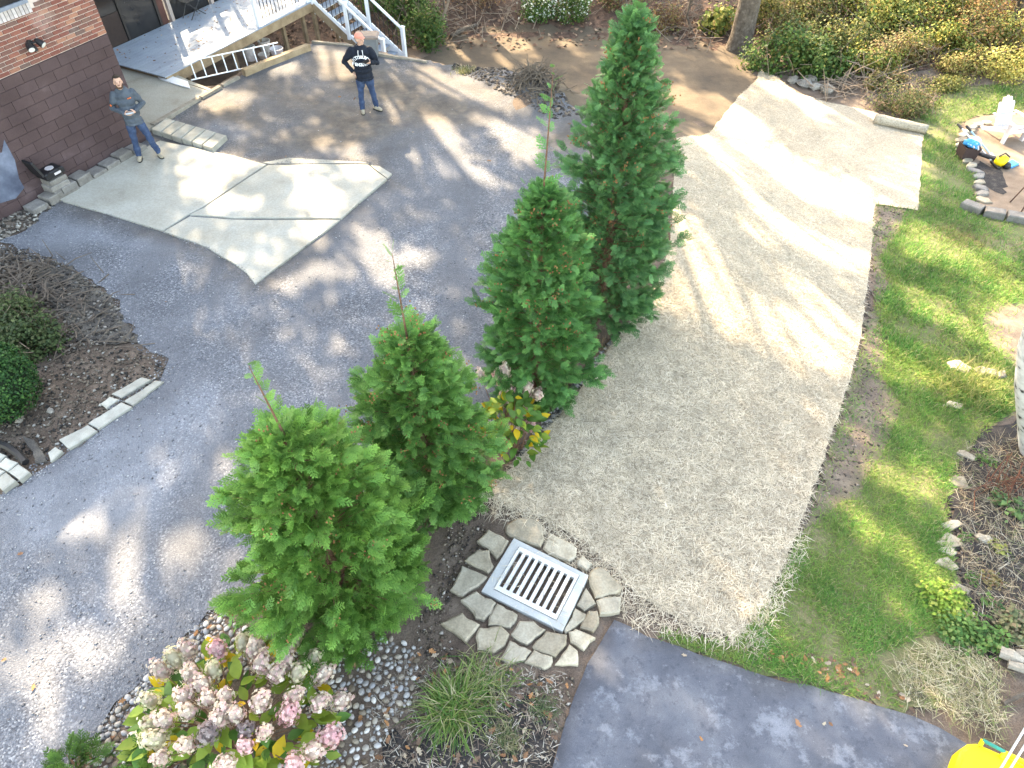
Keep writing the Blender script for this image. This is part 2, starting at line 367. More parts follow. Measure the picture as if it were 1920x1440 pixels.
def npmesh(name, V, F, mat, parent=None, origin=None, col=None, smooth=False):
    V = np.asarray(V, np.float64); F = np.asarray(F, np.int32)
    org = ORG[parent.name] if parent is not None else (np.asarray(origin, float) if origin is not None else np.zeros(3))
    me = bpy.data.meshes.new(name); k = F.shape[1]
    me.vertices.add(len(V)); me.vertices.foreach_set('co', (V - org).astype(np.float32).ravel())
    me.loops.add(F.size); me.loops.foreach_set('vertex_index', F.ravel())
    me.polygons.add(len(F)); me.polygons.foreach_set('loop_start', np.arange(0, F.size, k, dtype=np.int32)); me.polygons.foreach_set('loop_total', np.full(len(F), k, np.int32))
    if smooth: me.polygons.foreach_set('use_smooth', np.ones(len(F), bool))
    me.update(calc_edges=True)
    if col is not None:
        ca = me.color_attributes.new('col', 'FLOAT_COLOR', 'POINT')
        c4 = np.ones((len(V), 4), np.float32); c4[:, :3] = col; ca.data.foreach_set('color', c4.ravel())
    me.materials.append(MAT[mat] if isinstance(mat, str) else mat)
    return link(bpy.data.objects.new(name, me), parent, org)
def copy_part(src, parent, loc=None, rot=None, scale=None):
    c = src.copy(); COL.objects.link(c); c.parent = parent; ORG[c.name] = ORG[parent.name]
    if loc is not None: c.location = V3(np.asarray(loc) - ORG[parent.name])
    if rot is not None: c.rotation_euler = rot
    if scale is not None: c.scale = scale
    return c
def ragged(P, step, amp, seed=0):
    """resample a world outline and make it uneven"""
    rg = np.random.default_rng(seed); out = []
    n = len(P)
    for i in range(n):
        a = np.asarray(P[i][:2], float); b = np.asarray(P[(i + 1) % n][:2], float); L = np.linalg.norm(b - a); m = max(1, int(L / step))
        nn = np.array([-(b - a)[1], (b - a)[0]]) / (L + 1e-9)
        for k in range(m):
            out.append(a + (b - a) * k / m + nn * rg.normal(0, amp))
    return out
def sheet(name, poly, mat, dz, step=.3, amp=.03, seed=0, kind='structure', attr=None, parent=None, origin=None, thick=0.0, extra=None):
    P = ragged(poly, step * .7, amp, seed); A = np.array(P)
    x0, y0 = A.min(0); x1, y1 = A.max(0)
    gx, gy = np.meshgrid(np.arange(x0, x1, step), np.arange(y0, y1, step)); gx = gx.ravel(); gy = gy.ravel()
    gx = gx + step * .5 * (np.floor((gy - y0) / step + .5) % 2)
    k = inpoly(gx, gy, P) & (segdist(gx, gy, P) > step * .35); pts = [Vector(map(float, p)) for p in P] + [Vector((float(a), float(b))) for a, b in zip(gx[k], gy[k])]
    n = len(P)
    vs_, es_, fs_, *_ = delaunay_2d_cdt(pts, [], [list(range(n))], 1, 1e-4)
    xs = np.array([v[0] for v in vs_]); ys = np.array([v[1] for v in vs_]); zs = zt(xs, ys) + dz
    if extra is not None: zs = zs + extra(xs, ys)
    V = np.stack([xs, ys, zs], 1); F = []
    for f in fs_:
        a, b, c = f[0], f[1], f[2]
        if (xs[b] - xs[a]) * (ys[c] - ys[a]) - (ys[b] - ys[a]) * (xs[c] - xs[a]) < 0: a, b, c = a, c, b
        F.append((a, b, c))
    col = attr(xs, ys) if attr else None
    o = npmesh(name, V, F, mat, parent, origin, col, smooth=True)
    if thick:
        md = o.modifiers.new('thickness', 'SOLIDIFY'); md.thickness = thick; md.offset = -1
    if kind: o['kind'] = kind
    return o
XY = lambda pts: [p[:2] for p in pts]
# ------------------------------------------------------------------ the ground and what is laid on it
sheet('ground', [(-45, -8), (45, -8), (45, 60), (-45, 60)], 'soil', -.03, 1.0, 0)
fine = sheet('ground_near', [(-14, .5), (16, .5), (20, 30), (-16, 30)], 'soil', -.012, .3, 0); fine.name = 'soil'
gravel_px = [(-90, 1010), (0, 935), (60, 897), (150, 835), (285, 735), (312, 708), (314, 694), (292, 672), (262, 645), (240, 600), (212, 560), (130, 500), (0, 458), (60, 425), (104, 378), (250, 283), (285, 245), (330, 215), (440, 148), (590, 78), (650, 82), (760, 109), (870, 126), (960, 152), (1050, 190), (1130, 228), (1180, 300), (1160, 430), (1100, 560), (1010, 690), (900, 830), (760, 930), (600, 1060), (430, 1135), (395, 1155), (330, 1212), (250, 1292), (190, 1352), (130, 1440), (90, 1520), (-120, 1520)]
GRAVEL = XY([GZ(*p) for p in gravel_px])
brown_px = [(330, 215), (440, 148), (590, 78), (760, 109), (1050, 190), (1130, 228), (1180, 300), (1000, 300), (900, 240), (760, 260), (690, 300), (500, 300), (430, 275)]
BROWN = XY([GZ(*p) for p in brown_px])
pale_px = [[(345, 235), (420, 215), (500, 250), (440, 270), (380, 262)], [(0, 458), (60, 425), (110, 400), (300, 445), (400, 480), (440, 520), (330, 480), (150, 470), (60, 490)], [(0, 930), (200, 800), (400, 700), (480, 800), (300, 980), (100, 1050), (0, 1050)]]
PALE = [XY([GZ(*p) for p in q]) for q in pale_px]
PADEDGE = XY([GZ(*p) for p in [(105, 372), (300, 436), (390, 470), (440, 500), (480, 536), (725, 340), (690, 302), (500, 300), (280, 250)]])
def grav_attr(x, y):
    c = np.zeros((len(x), 3)); 
    nn = .30 * np.sin(x * 1.7 + np.sin(y * 1.1) * 2) * np.sin(y * 1.3 + x * .6)
    b = np.where(inpoly(x, y, BROWN), .45 + .30 * sstep(segdist(x, y, BROWN) / 1.0) + nn, .45 - .45 * sstep(segdist(x, y, BROWN) / 1.2))
    e = .62 * (1 - sstep(segdist(x, y, PADEDGE) / .75))
    c[:, 0] = np.clip(np.maximum(b, e) + .10, 0, 1)
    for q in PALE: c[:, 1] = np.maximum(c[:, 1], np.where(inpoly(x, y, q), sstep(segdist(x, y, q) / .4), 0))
    return c
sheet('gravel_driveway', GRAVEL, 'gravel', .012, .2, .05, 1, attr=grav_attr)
dirt_px = [(795, 108), (850, 68), (905, 50), (1000, 47), (1120, 52), (1240, 62), (1330, 80), (1400, 98), (1428, 122), (1400, 170), (1270, 262), (1200, 330), (1150, 260), (1060, 200), (960, 158), (870, 130)]
sheet('graded_dirt_slope', XY(Gs(dirt_px)), 'tan_dirt', .006, .28, .05, 2)
lawn_px = [(1632, 400), (1640, 560), (1600, 700), (1540, 900), (1470, 1070), (1370, 1205), (1250, 1185), (1230, 1195), (1340, 1232), (1440, 1262), (1607, 1310), (1715, 1338), (1830, 1300), (1835, 1180), (1790, 1090), (1775, 960), (1800, 860), (1860, 800), (1990, 700), (2080, 500), (2080, 410), (1925, 412), (1830, 398), (1828, 330), (1795, 290), (1795, 240), (1830, 216), (2050, 205), (2050, 150), (1780, 165), (1720, 225), (1600, 220), (1600, 300)]
LAWN = XY(Gs(lawn_px))
BARE = [XY(Gs(q)) for q in ([(1632, 385), (1700, 392), (1680, 440), (1650, 480), (1668, 540), (1640, 580), (1665, 650), (1650, 700), (1690, 760), (1660, 840), (1615, 910), (1545, 965), (1500, 1000), (1530, 900), (1600, 700)], [(1840, 590), (1890, 570), (2060, 560), (2060, 700), (1900, 690), (1850, 640)], [(1560, 880), (1610, 880), (1620, 930), (1570, 940)])]
def lawn_attr(x, y):
    c = np.zeros((len(x), 3))
    for q in BARE: c[:, 0] = np.maximum(c[:, 0], np.where(inpoly(x, y, q), .45 + .55 * sstep(segdist(x, y, q) / .2), .45 - .45 * sstep(segdist(x, y, q) / .2)))
    return c
sheet('lawn', LAWN, 'lawn', .006, .16, .05, 3, attr=lawn_attr)
sand_px = [(1800, 240), (1830, 219), (1920, 209), (2060, 209), (2080, 420), (1920, 405), (1835, 392), (1835, 335), (1805, 290)]
SAND = XY(Gs(sand_px)); sheet('sand_patio', SAND, 'sand', .010, .3, .04, 4)
mulch_px = [(1800, 850), (1860, 800), (2000, 760), (2050, 1250), (1850, 1230), (1830, 1170), (1800, 1080), (1795, 960)]
sheet('mulch_bed', XY(Gs(mulch_px)), 'mulch', .010, .25, .06, 5)
sheet('dark_mulch_patch', XY(Gs([(720, 1400), (800, 1370), (880, 1385), (930, 1330), (1000, 1290), (1040, 1330), (1020, 1430), (1000, 1520), (700, 1520)])), 'mulch', .003, .2, .07, 6)
peb_px = [(110, 1520), (195, 1352), (330, 1213), (400, 1152), (470, 1180), (620, 1215), (720, 1195), (790, 1215), (770, 1320), (700, 1410), (680, 1520)]
PEB = XY(Gs(peb_px)); pebble_bed = sheet('pebble_bed', PEB, 'soil', .004, .25, .04, 7)
sheet('leaf_litter', [(-16, 24.3), (-8, 23.6), (-2, 24.0), (3, 24.6), (8, 23.2), (12, 21.5), (22, 22), (26, 55), (-26, 55)], 'litter', .004, .6, .15, 8)
asph_px = [(1152, 1162), (1240, 1204), (1340, 1238), (1440, 1269), (1549, 1296), (1607, 1316), (1712, 1343), (1810, 1394), (1860, 1440), (1920, 1560), (1010, 1560), (1043, 1412), (1059, 1350), (1077, 1300), (1116, 1219)]
ASPH = XY(Gs(asph_px)); sheet('asphalt_driveway', ASPH, 'asphalt', .02, .25, .012, 9, thick=.05)
# concrete pad: slabs broken apart along the cracks
pad = thing('concrete_pad', GZ(400, 380), 'pale concrete parking pad broken by dark cracks in front of the block wall', 'concrete pad'); pad['kind'] = 'structure'
def slab(px, parent, mat='concrete', z=.05, depth=.14, name='slab', shrink=.007):
    P = [GZ(*p, z) for p in px]; c = sum(P) / len(P); Q = []
    for i, p in enumerate(P):
        a = P[(i + 1) % len(P)]; m = max(1, int(np.linalg.norm(a - p) / .35))
        for k in range(m):
            q = p + (a - p) * k / m
            Q.append(q + np.array([random.uniform(-1, 1) * .012, random.uniform(-1, 1) * .012, 0]))
    Q = [q + (c - q) / np.linalg.norm(c - q) * shrink for q in Q]
    return MB().prism(Q, depth, .008).build(name, mat, parent)
slab([(105, 372), (250, 287), (300, 263), (440, 291), (500, 308), (440, 347), (380, 388), (352, 402), (305, 432)], pad)
slab([(502, 309), (600, 307), (690, 308), (725, 335), (640, 409), (560, 408), (440, 408), (356, 402), (382, 389), (442, 348)], pad, z=.058)
slab([(354, 405), (440, 411), (560, 412), (638, 412), (560, 470), (480, 532), (462, 510), (440, 494), (390, 464), (307, 433)], pad, z=.045)
slab([(492, 304), (540, 296), (600, 298), (680, 303), (692, 306), (600, 306), (505, 307)], pad, z=.04)
slab([(693, 309), (712, 311), (735, 326), (727, 334)], pad, z=.035)
walk = thing('concrete_walkway', GZ(300, 180), 'concrete walkway beside the house leading to the deck', 'walkway'); walk['kind'] = 'structure'
slab([(262, 252), (396, 172), (330, 150), (250, 128), (150, 95), (100, 120), (180, 240)], walk, z=.06, depth=.2)
slab([(402, 170), (396, 171), (330, 149), (250, 127), (150, 94), (120, 60), (330, 140)], walk, z=.058, depth=.2)
# straw erosion blankets
def blanket(px, label, seed):
    P = XY(Gs(px)); c = np.mean(np.array(P), 0); o = sheet('straw_blanket', P, 'straw', .022 + .006 * (seed % 3), .22, .012, seed, kind=None, origin=(c[0], c[1], zf(*c)))
    tag(o, label, 'straw blanket', 'straw blankets rolled out down the bank'); return o, P
bl1, S1 = blanket([(907, 928), (950, 890), (988, 848), (1068, 762), (1133, 668), (1190, 592), (1216, 567), (1255, 470), (1262, 360), (1268, 262), (1385, 182), (1420, 150), (1446, 200), (1440, 300), (1425, 450), (1400, 590), (1375, 650), (1310, 765), (1245, 870), (1200, 990), (1160, 1075), (1140, 1060), (1090, 1012), (1010, 972)], 'straw erosion blanket beside the evergreen row, darkest with loose straw', 11)
bl2, S2 = blanket([(1158, 1078), (1197, 992), (1242, 872), (1307, 767), (1372, 652), (1397, 592), (1422, 452), (1437, 302), (1443, 202), (1418, 152), (1427, 124), (1490, 172), (1535, 245), (1595, 325), (1640, 382), (1632, 480), (1612, 640), (1588, 725), (1530, 900), (1470, 1060), (1420, 1150), (1375, 1200), (1290, 1170), (1200, 1118)], 'long straw erosion blanket bordering the bare soil and the lawn', 12)
bl3, S3 = blanket([(1638, 384), (1593, 327), (1533, 247), (1488, 174), (1560, 195), (1640, 212), (1731, 255), (1726, 330), (1720, 396)], 'short upper straw erosion blanket next to the leftover straw roll', 13)
def scatter(P, n, seed):
    rg = np.random.default_rng(seed); A = np.array(P); lo, hi = A.min(0), A.max(0); xs = np.zeros(0); ys = np.zeros(0)
    while len(xs) < n:
        x = rg.uniform(lo[0], hi[0], n); y = rg.uniform(lo[1], hi[1], n); k = inpoly(x, y, P); xs = np.r_[xs, x[k]]; ys = np.r_[ys, y[k]]
    return xs[:n], ys[:n]
def blades(x, y, z, L, Wd, tilt, rg, cols, az=None, bend=.3):
    """flat bent blades: 2 quads each"""
    n = len(x); az = rg.uniform(0, 2 * np.pi, n) if az is None else az
    d = np.stack([np.cos(az) * np.cos(tilt), np.sin(az) * np.cos(tilt), np.sin(tilt)], 1)
    s = np.stack([-np.sin(az), np.cos(az), np.zeros(n)], 1) * Wd[:, None] / 2
    p0 = np.stack([x, y, z], 1); p1 = p0 + d * (L * .55)[:, None]
    d2 = d.copy(); d2[:, 2] -= bend * np.cos(tilt); p2 = p1 + d2 * (L * .45)[:, None]
    V = np.stack([p0 - s, p0 + s, p1 + s * .85, p1 - s * .85, p2 + s * .15, p2 - s * .15], 1).reshape(-1, 3)
    b = np.arange(n)[:, None] * 6
    F = np.concatenate([b + np.array([[0, 1, 2, 3]]), b + np.array([[3, 2, 4, 5]])], 0)
    return V, F, np.repeat(cols, 6, 0)
def pick(rg, n, pal, wts, jit=.15):
    pal = np.array(pal); i = rg.choice(len(pal), n, p=np.array(wts) / sum(wts)); return pal[i] * (1 + rg.uniform(-jit, jit, (n, 1)))
STRAWPAL = [(.60, .50, .37), (.50, .415, .30), (.69, .60, .465), (.28, .225, .16)]
for bo, S, n, sd in ((bl1, S1, 62000, 21), (bl2, S2, 58000, 22), (bl3, S3, 7000, 23)):
    rg = np.random.default_rng(sd); x, y = scatter(S, n * 2, sd)
    keep = rg.uniform(0, 1, len(x)) < np.clip(1.35 - y / 13, .12, 1) ; x, y = x[keep][:n], y[keep][:n]; n = len(x)
    k = np.clip(1.2 - y / 14, .5, 1.1)
    V, F, c = blades(x, y, zt(x, y) + .036 + rg.uniform(0, .02, n), rg.uniform(.07, .2, n) * k, rg.uniform(.004, .008, n), rg.uniform(-.04, .2, n), rg, pick(rg, n, STRAWPAL, [4, 3, 3, 1.6]))
    npmesh('loose_straw', V, F, 'straw_fibre', bo, col=c)['kind'] = 'stuff'
# stray straw past the blanket edges
rg = np.random.default_rng(31)
x, y = scatter(XY(Gs([(890, 900), (1000, 960), (1100, 1010), (1180, 1110), (1370, 1205), (1470, 1080), (1500, 1000), (1515, 1010), (1500, 1060), (1420, 1230), (1300, 1200), (1190, 1180), (1060, 1050), (980, 985), (890, 960)])), 2000, 31); n = len(x)
V, F, c = blades(x, y, zt(x, y) + .02 + rg.uniform(0, .03, n), rg.uniform(.06, .2, n), rg.uniform(.004, .007, n), rg.uniform(-.03, .12, n), rg, pick(rg, n, STRAWPAL, [4, 3, 3, 1]))
tag(npmesh('scattered_straw', V, F, 'straw_fibre', col=c), 'loose straw scattered round the blanket edges', 'straw', kind='stuff')
# lawn grass: blades, thinner where the soil shows
rg = np.random.default_rng(41); x, y = scatter(LAWN, 360000, 41)
dc = np.hypot(x, y)
nz = np.sin(x * 1.9 + 1.3 * np.sin(y * 1.3)) * np.cos(y * 2.3 + x) * .5 + np.sin(x * 5.1 + y * 3.3) * .3 + np.sin(x * 11 - y * 7) * .2
nz2 = np.sin(x * .9 + 2.1 * np.sin(y * .7)) * np.sin(y * 1.1 + 1.3 * np.sin(x * 1.2)); pk = np.clip(2.1 - dc / 8.5, .22, 1.0) * np.clip(.70 + nz * .55 + nz2 * .35, .08, 1)
for q in BARE: pk = np.where(inpoly(x, y, q), pk * np.clip(.22 - segdist(x, y, q) * .5, .0, .22), pk)
DRY = XY(Gs([(1690, 1330), (1640, 1230), (1740, 1190), (1830, 1200), (1900, 1260), (1900, 1420), (1800, 1380)]))
k = (rg.uniform(0, 1, len(x)) < pk) & ~inpoly(x, y, DRY) & ~inpoly(x, y, S1) & ~inpoly(x, y, S2) & ~inpoly(x, y, S3); x, y, nz, dc = x[k], y[k], nz[k], dc[k]; n = len(x)
az = rg.uniform(0, 6.28, n)
cols = pick(rg, n, [(.062, .175, .038), (.11, .26, .055), (.18, .31, .07), (.28, .29, .10), (.38, .34, .19)], [4, 5, 3, 1.0, .8])
yel = np.clip(.35 - nz, 0, .6)[:, None] * .5; cols = cols * (1 - yel) + np.array([.27, .30, .075]) * yel
V, F, c = blades(x, y, zt(x, y) + .004, rg.uniform(.05, .12, n) * np.clip(1 + nz * .3, .6, 1.4) * np.where(dc > 11, 1.2, 1), rg.uniform(.004, .008, n) * np.where(dc > 10, 1.7, 1), rg.uniform(.35, 1.2, n), rg, cols, az, .55)
tag(npmesh('lawn_grass', V, F, 'grass', col=c), 'green lawn grass on the lower right slope', 'grass', kind='stuff')
print('grass', n)
rg = np.random.default_rng(42); x, y = scatter(DRY, 9000, 42); kk = rg.uniform(0, 1, len(x)) < sstep(segdist(x, y, DRY) / .38) * (.6 + .4 * np.sin(x * 9 + y * 4) * np.sin(y * 8 - x * 5)); x, y = x[kk], y[kk]; n = len(x)
V, F, c = blades(x, y, zt(x, y) + .01 + rg.uniform(0, .05, n), rg.uniform(.06, .2, n), rg.uniform(.003, .007, n), rg.uniform(-.1, .4, n), rg, pick(rg, n, [(.40, .34, .21), (.28, .24, .13), (.16, .20, .07), (.50, .45, .31), (.10, .08, .06)], [4, 3, 3, 2, 2]))
tag(npmesh('dry_grass_clippings', V, F, 'straw_fibre', col=c), 'heap of dry yellow grass clippings above the asphalt corner', 'dry grass', kind='stuff')
# loose gravel stones on the near driveway
def stones(P, n, seed, smin, smax, cols, wts, keepf=None, lift=.012, sq=.6):
    rg = np.random.default_rng(seed); x, y = scatter(P, n, seed)
    if keepf is not None: k = rg.uniform(0, 1, n) < keepf(x, y); x, y = x[k], y[k]
    n = len(x); s = smin + (smax - smin) * rg.uniform(0, 1, n) ** 2.2
    oct_ = np.array([[1, 0, 0], [0, 1, 0], [-1, 0, 0], [0, -1, 0], [0, 0, 1], [0, 0, -1.0]])
    a = rg.uniform(0, 6.28, n); ca, sa = np.cos(a), np.sin(a)
    Vv = oct_[None] * rg.uniform(.6, 1.25, (n, 6, 1)) * s[:, None, None] * np.stack([rg.uniform(.8, 1.4, n), rg.uniform(.6, 1, n), np.full(n, sq)], 1)[:, None]
    X = Vv[..., 0] * ca[:, None] - Vv[..., 1] * sa[:, None] + x[:, None]; Y = Vv[..., 0] * sa[:, None] + Vv[..., 1] * ca[:, None] + y[:, None]
    V = np.stack([X, Y, Vv[..., 2] + (zt(x, y) + lift)[:, None] + s[:, None] * sq * .35], 2).reshape(-1, 3)
    f = np.array([[0, 1, 4], [1, 2, 4], [2, 3, 4], [3, 0, 4], [1, 0, 5], [2, 1, 5], [3, 2, 5], [0, 3, 5]])
    F = (np.arange(n)[:, None, None] * 6 + f[None]).reshape(-1, 3)
    return V, F, np.repeat(pick(rg, n, cols, wts), 6, 0)
GREY = [(.10, .10, .11), (.17, .172, .185), (.25, .25, .26), (.40, .40, .40)]
V, F, c = stones(GRAVEL, 34000, 51, .006, .021, GREY, [3, 4, 3, 1.2], lambda x, y: np.clip(1.25 - y / 13, .05, 1) * np.clip(.65 + .6 * np.sin(x * 1.1 + y * .7) * np.sin(y * 1.3 - x * .4), .12, 1))
tag(npmesh('loose_gravel', V, F, 'chip', col=c), 'loose grey gravel stones over the driveway', 'gravel', kind='stuff')
V, F, c = stones(XY(Gs([(0, 455), (135, 495), (225, 560), (275, 640), (345, 690), (300, 735), (150, 845), (60, 905), (0, 945), (-20, 930), (50, 880), (140, 815), (270, 715), (300, 690), (245, 645), (195, 570), (120, 515), (0, 475)])), 2600, 47, .006, .022, GREY, [2, 4, 3, 1.5], lift=.008)
tag(npmesh('spilled_gravel', V, F, 'chip', col=c), 'gravel spilled over the edge of the left bed', 'gravel', kind='stuff')
V, F, c = stones(XY(Gs([(-40, 1510), (130, 1425), (250, 1280), (400, 1140), (430, 1150), (270, 1310), (170, 1440)])), 1500, 48, .006, .022, GREY, [2, 4, 3, 1.5], lift=.008)
tag(npmesh('spilled_gravel', V, F, 'chip', col=c), 'gravel spilled among the first pebbles', 'gravel', kind='stuff')
V, F, c = stones(XY(Gs([(95, 375), (300, 436), (440, 500), (480, 540), (735, 338), (690, 300), (490, 300), (500, 312), (690, 313), (715, 335), (478, 524), (440, 488), (300, 425), (115, 366)])), 1800, 49, .005, .02, GREY + [(.25, .21, .16)], [2, 4, 3, 1.5, 3], lift=.036)
tag(npmesh('pad_edge_grit', V, F, 'chip', col=c), 'grit and gravel spilling onto the edges of the concrete pad', 'gravel', kind='stuff')
V, F, c = stones(XY(Gs([(840, 960), (920, 950), (900, 1050), (820, 1180), (900, 1250), (1080, 1270), (1060, 1350), (1020, 1440), (680, 1440), (760, 1320), (780, 1180), (830, 1040)])), 2600, 52, .006, .03, [(.10, .075, .055), (.2, .16, .12), (.36, .32, .28), (.05, .04, .035)], [4, 3, 1, 3], lift=-.002)
tag(npmesh('soil_clods', V, F, 'chip', col=c), 'small soil clods and stone chips round the drain', 'soil clods', kind='stuff')
V, F, c = stones(XY(Gs([(0, 640), (130, 630), (260, 660), (330, 692), (280, 730), (100, 850), (20, 860), (-60, 880), (-60, 640)])), 3800, 53, .008, .04, [(.09, .07, .055), (.17, .135, .105), (.30, .28, .25), (.03, .027, .025)], [4, 3, 1.3, 3], lift=-.002)
tag(npmesh('bed_rubble', V, F, 'chip', col=c), 'stony soil and chips in the left planting bed', 'rubble', kind='stuff')
V, F, c = stones(BARE[0], 2600, 46, .006, .035, [(.09, .068, .053), (.16, .122, .095), (.24, .19, .15), (.05, .04, .034)], [4, 4, 2, 2], lift=.0)
tag(npmesh('bare_strip_clods', V, F, 'chip', col=c), 'soil clods on the bare strip between straw and lawn', 'soil clods', kind='stuff')
V, F, c = stones(XY(Gs([(0, 462), (130, 503), (214, 562), (258, 640), (150, 655), (0, 640), (-50, 550)])), 2600, 50, .008, .05, [(.08, .068, .058), (.15, .125, .10), (.26, .23, .20), (.035, .03, .027)], [4, 3, 1.5, 3], lift=.018)
tag(npmesh('mound_debris', V, F, 'chip', col=c), 'earth crumbs and stone chips over the left mound', 'debris', kind='stuff')
V, F, c = stones(XY(Gs([(-40, 365), (40, 350), (110, 380), (60, 425), (-40, 470)])), 900, 54, .012, .07, [(.12, .10, .085), (.22, .19, .16), (.38, .36, .32), (.05, .045, .04)], [4, 3, 1.5, 2], lift=-.002)
tag(npmesh('wall_rubble', V, F, 'chip', col=c), 'broken stone rubble below the bluish wall patch', 'rubble', kind='stuff')
V, F, c = stones(XY(Gs([(850, 118), (960, 140), (1050, 170), (1090, 215), (1040, 225), (930, 170), (850, 130)])), 2600, 55, .015, .07, [(.06, .05, .045), (.12, .095, .075), (.22, .17, .13), (.03, .027, .025)], [4, 3, 2, 2], lift=.0)
tag(npmesh('root_clods', V, F, 'chip', col=c), 'dark clods of dug-out earth along the plateau edge', 'soil clods', kind='stuff')
V, F, c = stones(XY(Gs([(1760, 840), (1990, 780), (2040, 1230), (1840, 1220), (1790, 1080)])), 5200, 56, .01, .05, [(.018, .016, .016), (.05, .042, .038), (.12, .10, .085), (.20, .17, .14)], [5, 3, 1, .5], lift=-.004, sq=.25)
tag(npmesh('mulch_chips', V, F, 'chip', col=c), 'dark bark mulch chips in the right bed', 'mulch', kind='stuff')
rg = np.random.default_rng(58); x, y = scatter(XY(Gs([(1790, 850), (1990, 790), (2030, 1230), (1850, 1220), (1800, 1080)])), 3000, 58); n = len(x)
V, F, c = blades(x, y, zt(x, y) + .015 + rg.uniform(0, .05, n), rg.uniform(.06, .28, n), rg.uniform(.003, .007, n), rg.uniform(-.1, .5, n), rg, pick(rg, n, [(.34, .28, .19), (.20, .14, .09), (.46, .41, .32), (.13, .16, .06)], [3, 3, 1, 1]))
tag(npmesh('dead_stems', V, F, 'straw_fibre', col=c), 'dead stems and grass lying over the right mulch bed', 'dead stems', kind='stuff')
rg = np.random.default_rng(59); x, y = scatter(XY(Gs([(700, 1230), (1060, 1260), (1040, 1440), (690, 1440)])), 1500, 59); n = len(x)
V, F, c = blades(x, y, zt(x, y) + .01 + rg.uniform(0, .02, n), rg.uniform(.03, .14, n), rg.uniform(.003, .009, n), rg.uniform(-.1, .3, n), rg, pick(rg, n, [(.34, .28, .22), (.20, .14, .11), (.46, .42, .36), (.10, .08, .065)], [3, 3, 1.5, 2]))
tag(npmesh('wood_shreds', V, F, 'straw_fibre', col=c), 'shredded wood and dead stems on the soil below the flagstones', 'wood shreds', kind='stuff')
# river pebbles
peb_protos = []
for k in range(6):
    mb = MB().blob((0, 0, 0), (1.0, random.uniform(.65, .9), random.uniform(.45, .65)), 900 + k, .10, 8, 5)
    o = mb.build('pebble', 'pebble', pebble_bed, smooth=True); peb_protos.append(o)
rg = np.random.default_rng(61); x, y = scatter(PEB, 9000, 61)
sz = .016 + .030 * rg.uniform(0, 1, len(x)) ** 1.7
dens = np.clip(1.1 - segdist(x, y, XY(Gs([(190, 1352), (330, 1213), (400, 1152)])), False) / 3.4, .45, 1); k = rg.uniform(0, 1, len(x)) < dens; x, y, sz = x[k], y[k], sz[k]
HYD = GZ(450, 1370)[:2]; hid = np.hypot(x - HYD[0], y - HYD[1]) < .55
# keep apart
ok = []; cells = {}
for i in np.argsort(-sz):
    if hid[i]: continue
    c0 = (int(x[i] / .1), int(y[i] / .1)); good = True
    for a in (-1, 0, 1):
        for b in (-1, 0, 1):
            for j in cells.get((c0[0] + a, c0[1] + b), ()):
                if math.hypot(x[i] - x[j], y[i] - y[j]) < .78 * (sz[i] + sz[j]): good = False
    if good: ok.append(i); cells.setdefault(c0, []).append(i)
vis = lambda i: -20 < proj((x[i], y[i], 0))[0] < 1940 and proj((x[i], y[i], 0))[1] < 1450
ok = [i for i in ok if vis(i)]
for q, i in enumerate(ok[:290]):
    pr = peb_protos[q % 6]; o = pr if q < 6 else copy_part(pr, pebble_bed)
    o.location = V3(np.array([x[i], y[i], zf(x[i], y[i]) + .004 + sz[i] * .28]) - ORG[pebble_bed.name])
    o.rotation_euler = (random.uniform(-.3, .3), random.uniform(-.3, .3), random.uniform(0, 6.28)); o.scale = (sz[i],) * 3
rest = MB()
for i in ok[290:]: rest.blob((x[i], y[i], zf(x[i], y[i]) + .004 + sz[i] * .25), (sz[i], sz[i] * .8, sz[i] * .55), int(i), .12, 6, 4, rot=float(x[i] * 91))
ro = rest.build('small_pebbles', pmat('small_pebble', [(.35, (.10, .095, .09)), (.5, (.28, .265, .25)), (.65, (.46, .44, .42))], 16, .65, 0), pebble_bed, smooth=True); ro['kind'] = 'stuff'
print('pebbles', len(ok))
# ------------------------------------------------------------------ the house
def proto(mb, name, mat, parent, smooth=False):
    o = mb.build(name, mat, None, (0, 0, 0), smooth); o.parent = parent; o.location = (0, 0, 0); ORG[o.name] = ORG[parent.name]; return o
HC = GZ(280, 262); HC[2] = 0
HU = np.array([-.46, -.888, 0]); HU /= np.linalg.norm(HU); HN = np.array([-HU[1], HU[0], 0])     # along the wall to the left, outward
if HN[0] < 0: HN = -HN
UPV = np.array([0, 0, 1.0]); HROT = math.atan2(HU[1], HU[0])
DV = -HU
house = thing('brick_house', HC, 'red brick house over a dark purple painted concrete block base', 'house')
BASEH = 2.28
WLEN = 5.2
def wpt(u, z, d=0.0): return HC + HU * u + UPV * z + HN * d
# core of the wall behind bricks (mortar) and behind blocks
MB().box(wpt(WLEN / 2, (BASEH + 5.2) / 2 + .004, -.16), (WLEN, .3, 5.2 - BASEH), (HU, HN, UPV)).build('mortar_wall', 'mortar', house)
MB().box(wpt(WLEN / 2, BASEH / 2 - .15, -.165), (WLEN, .3, BASEH + .3), (HU, HN, UPV)).build('block_wall', 'block_joint', house)
MB().box(wpt(.16, 2.5, -3.4), (.3, 6.0, 5.4), (HU, HN, UPV)).build('side_wall', 'block', house)
MB().box(wpt(WLEN / 2, 5.32, -3.2), (WLEN + .8, 7.2, .2), (HU, HN, UPV)).build('roof', 'bronze', house)
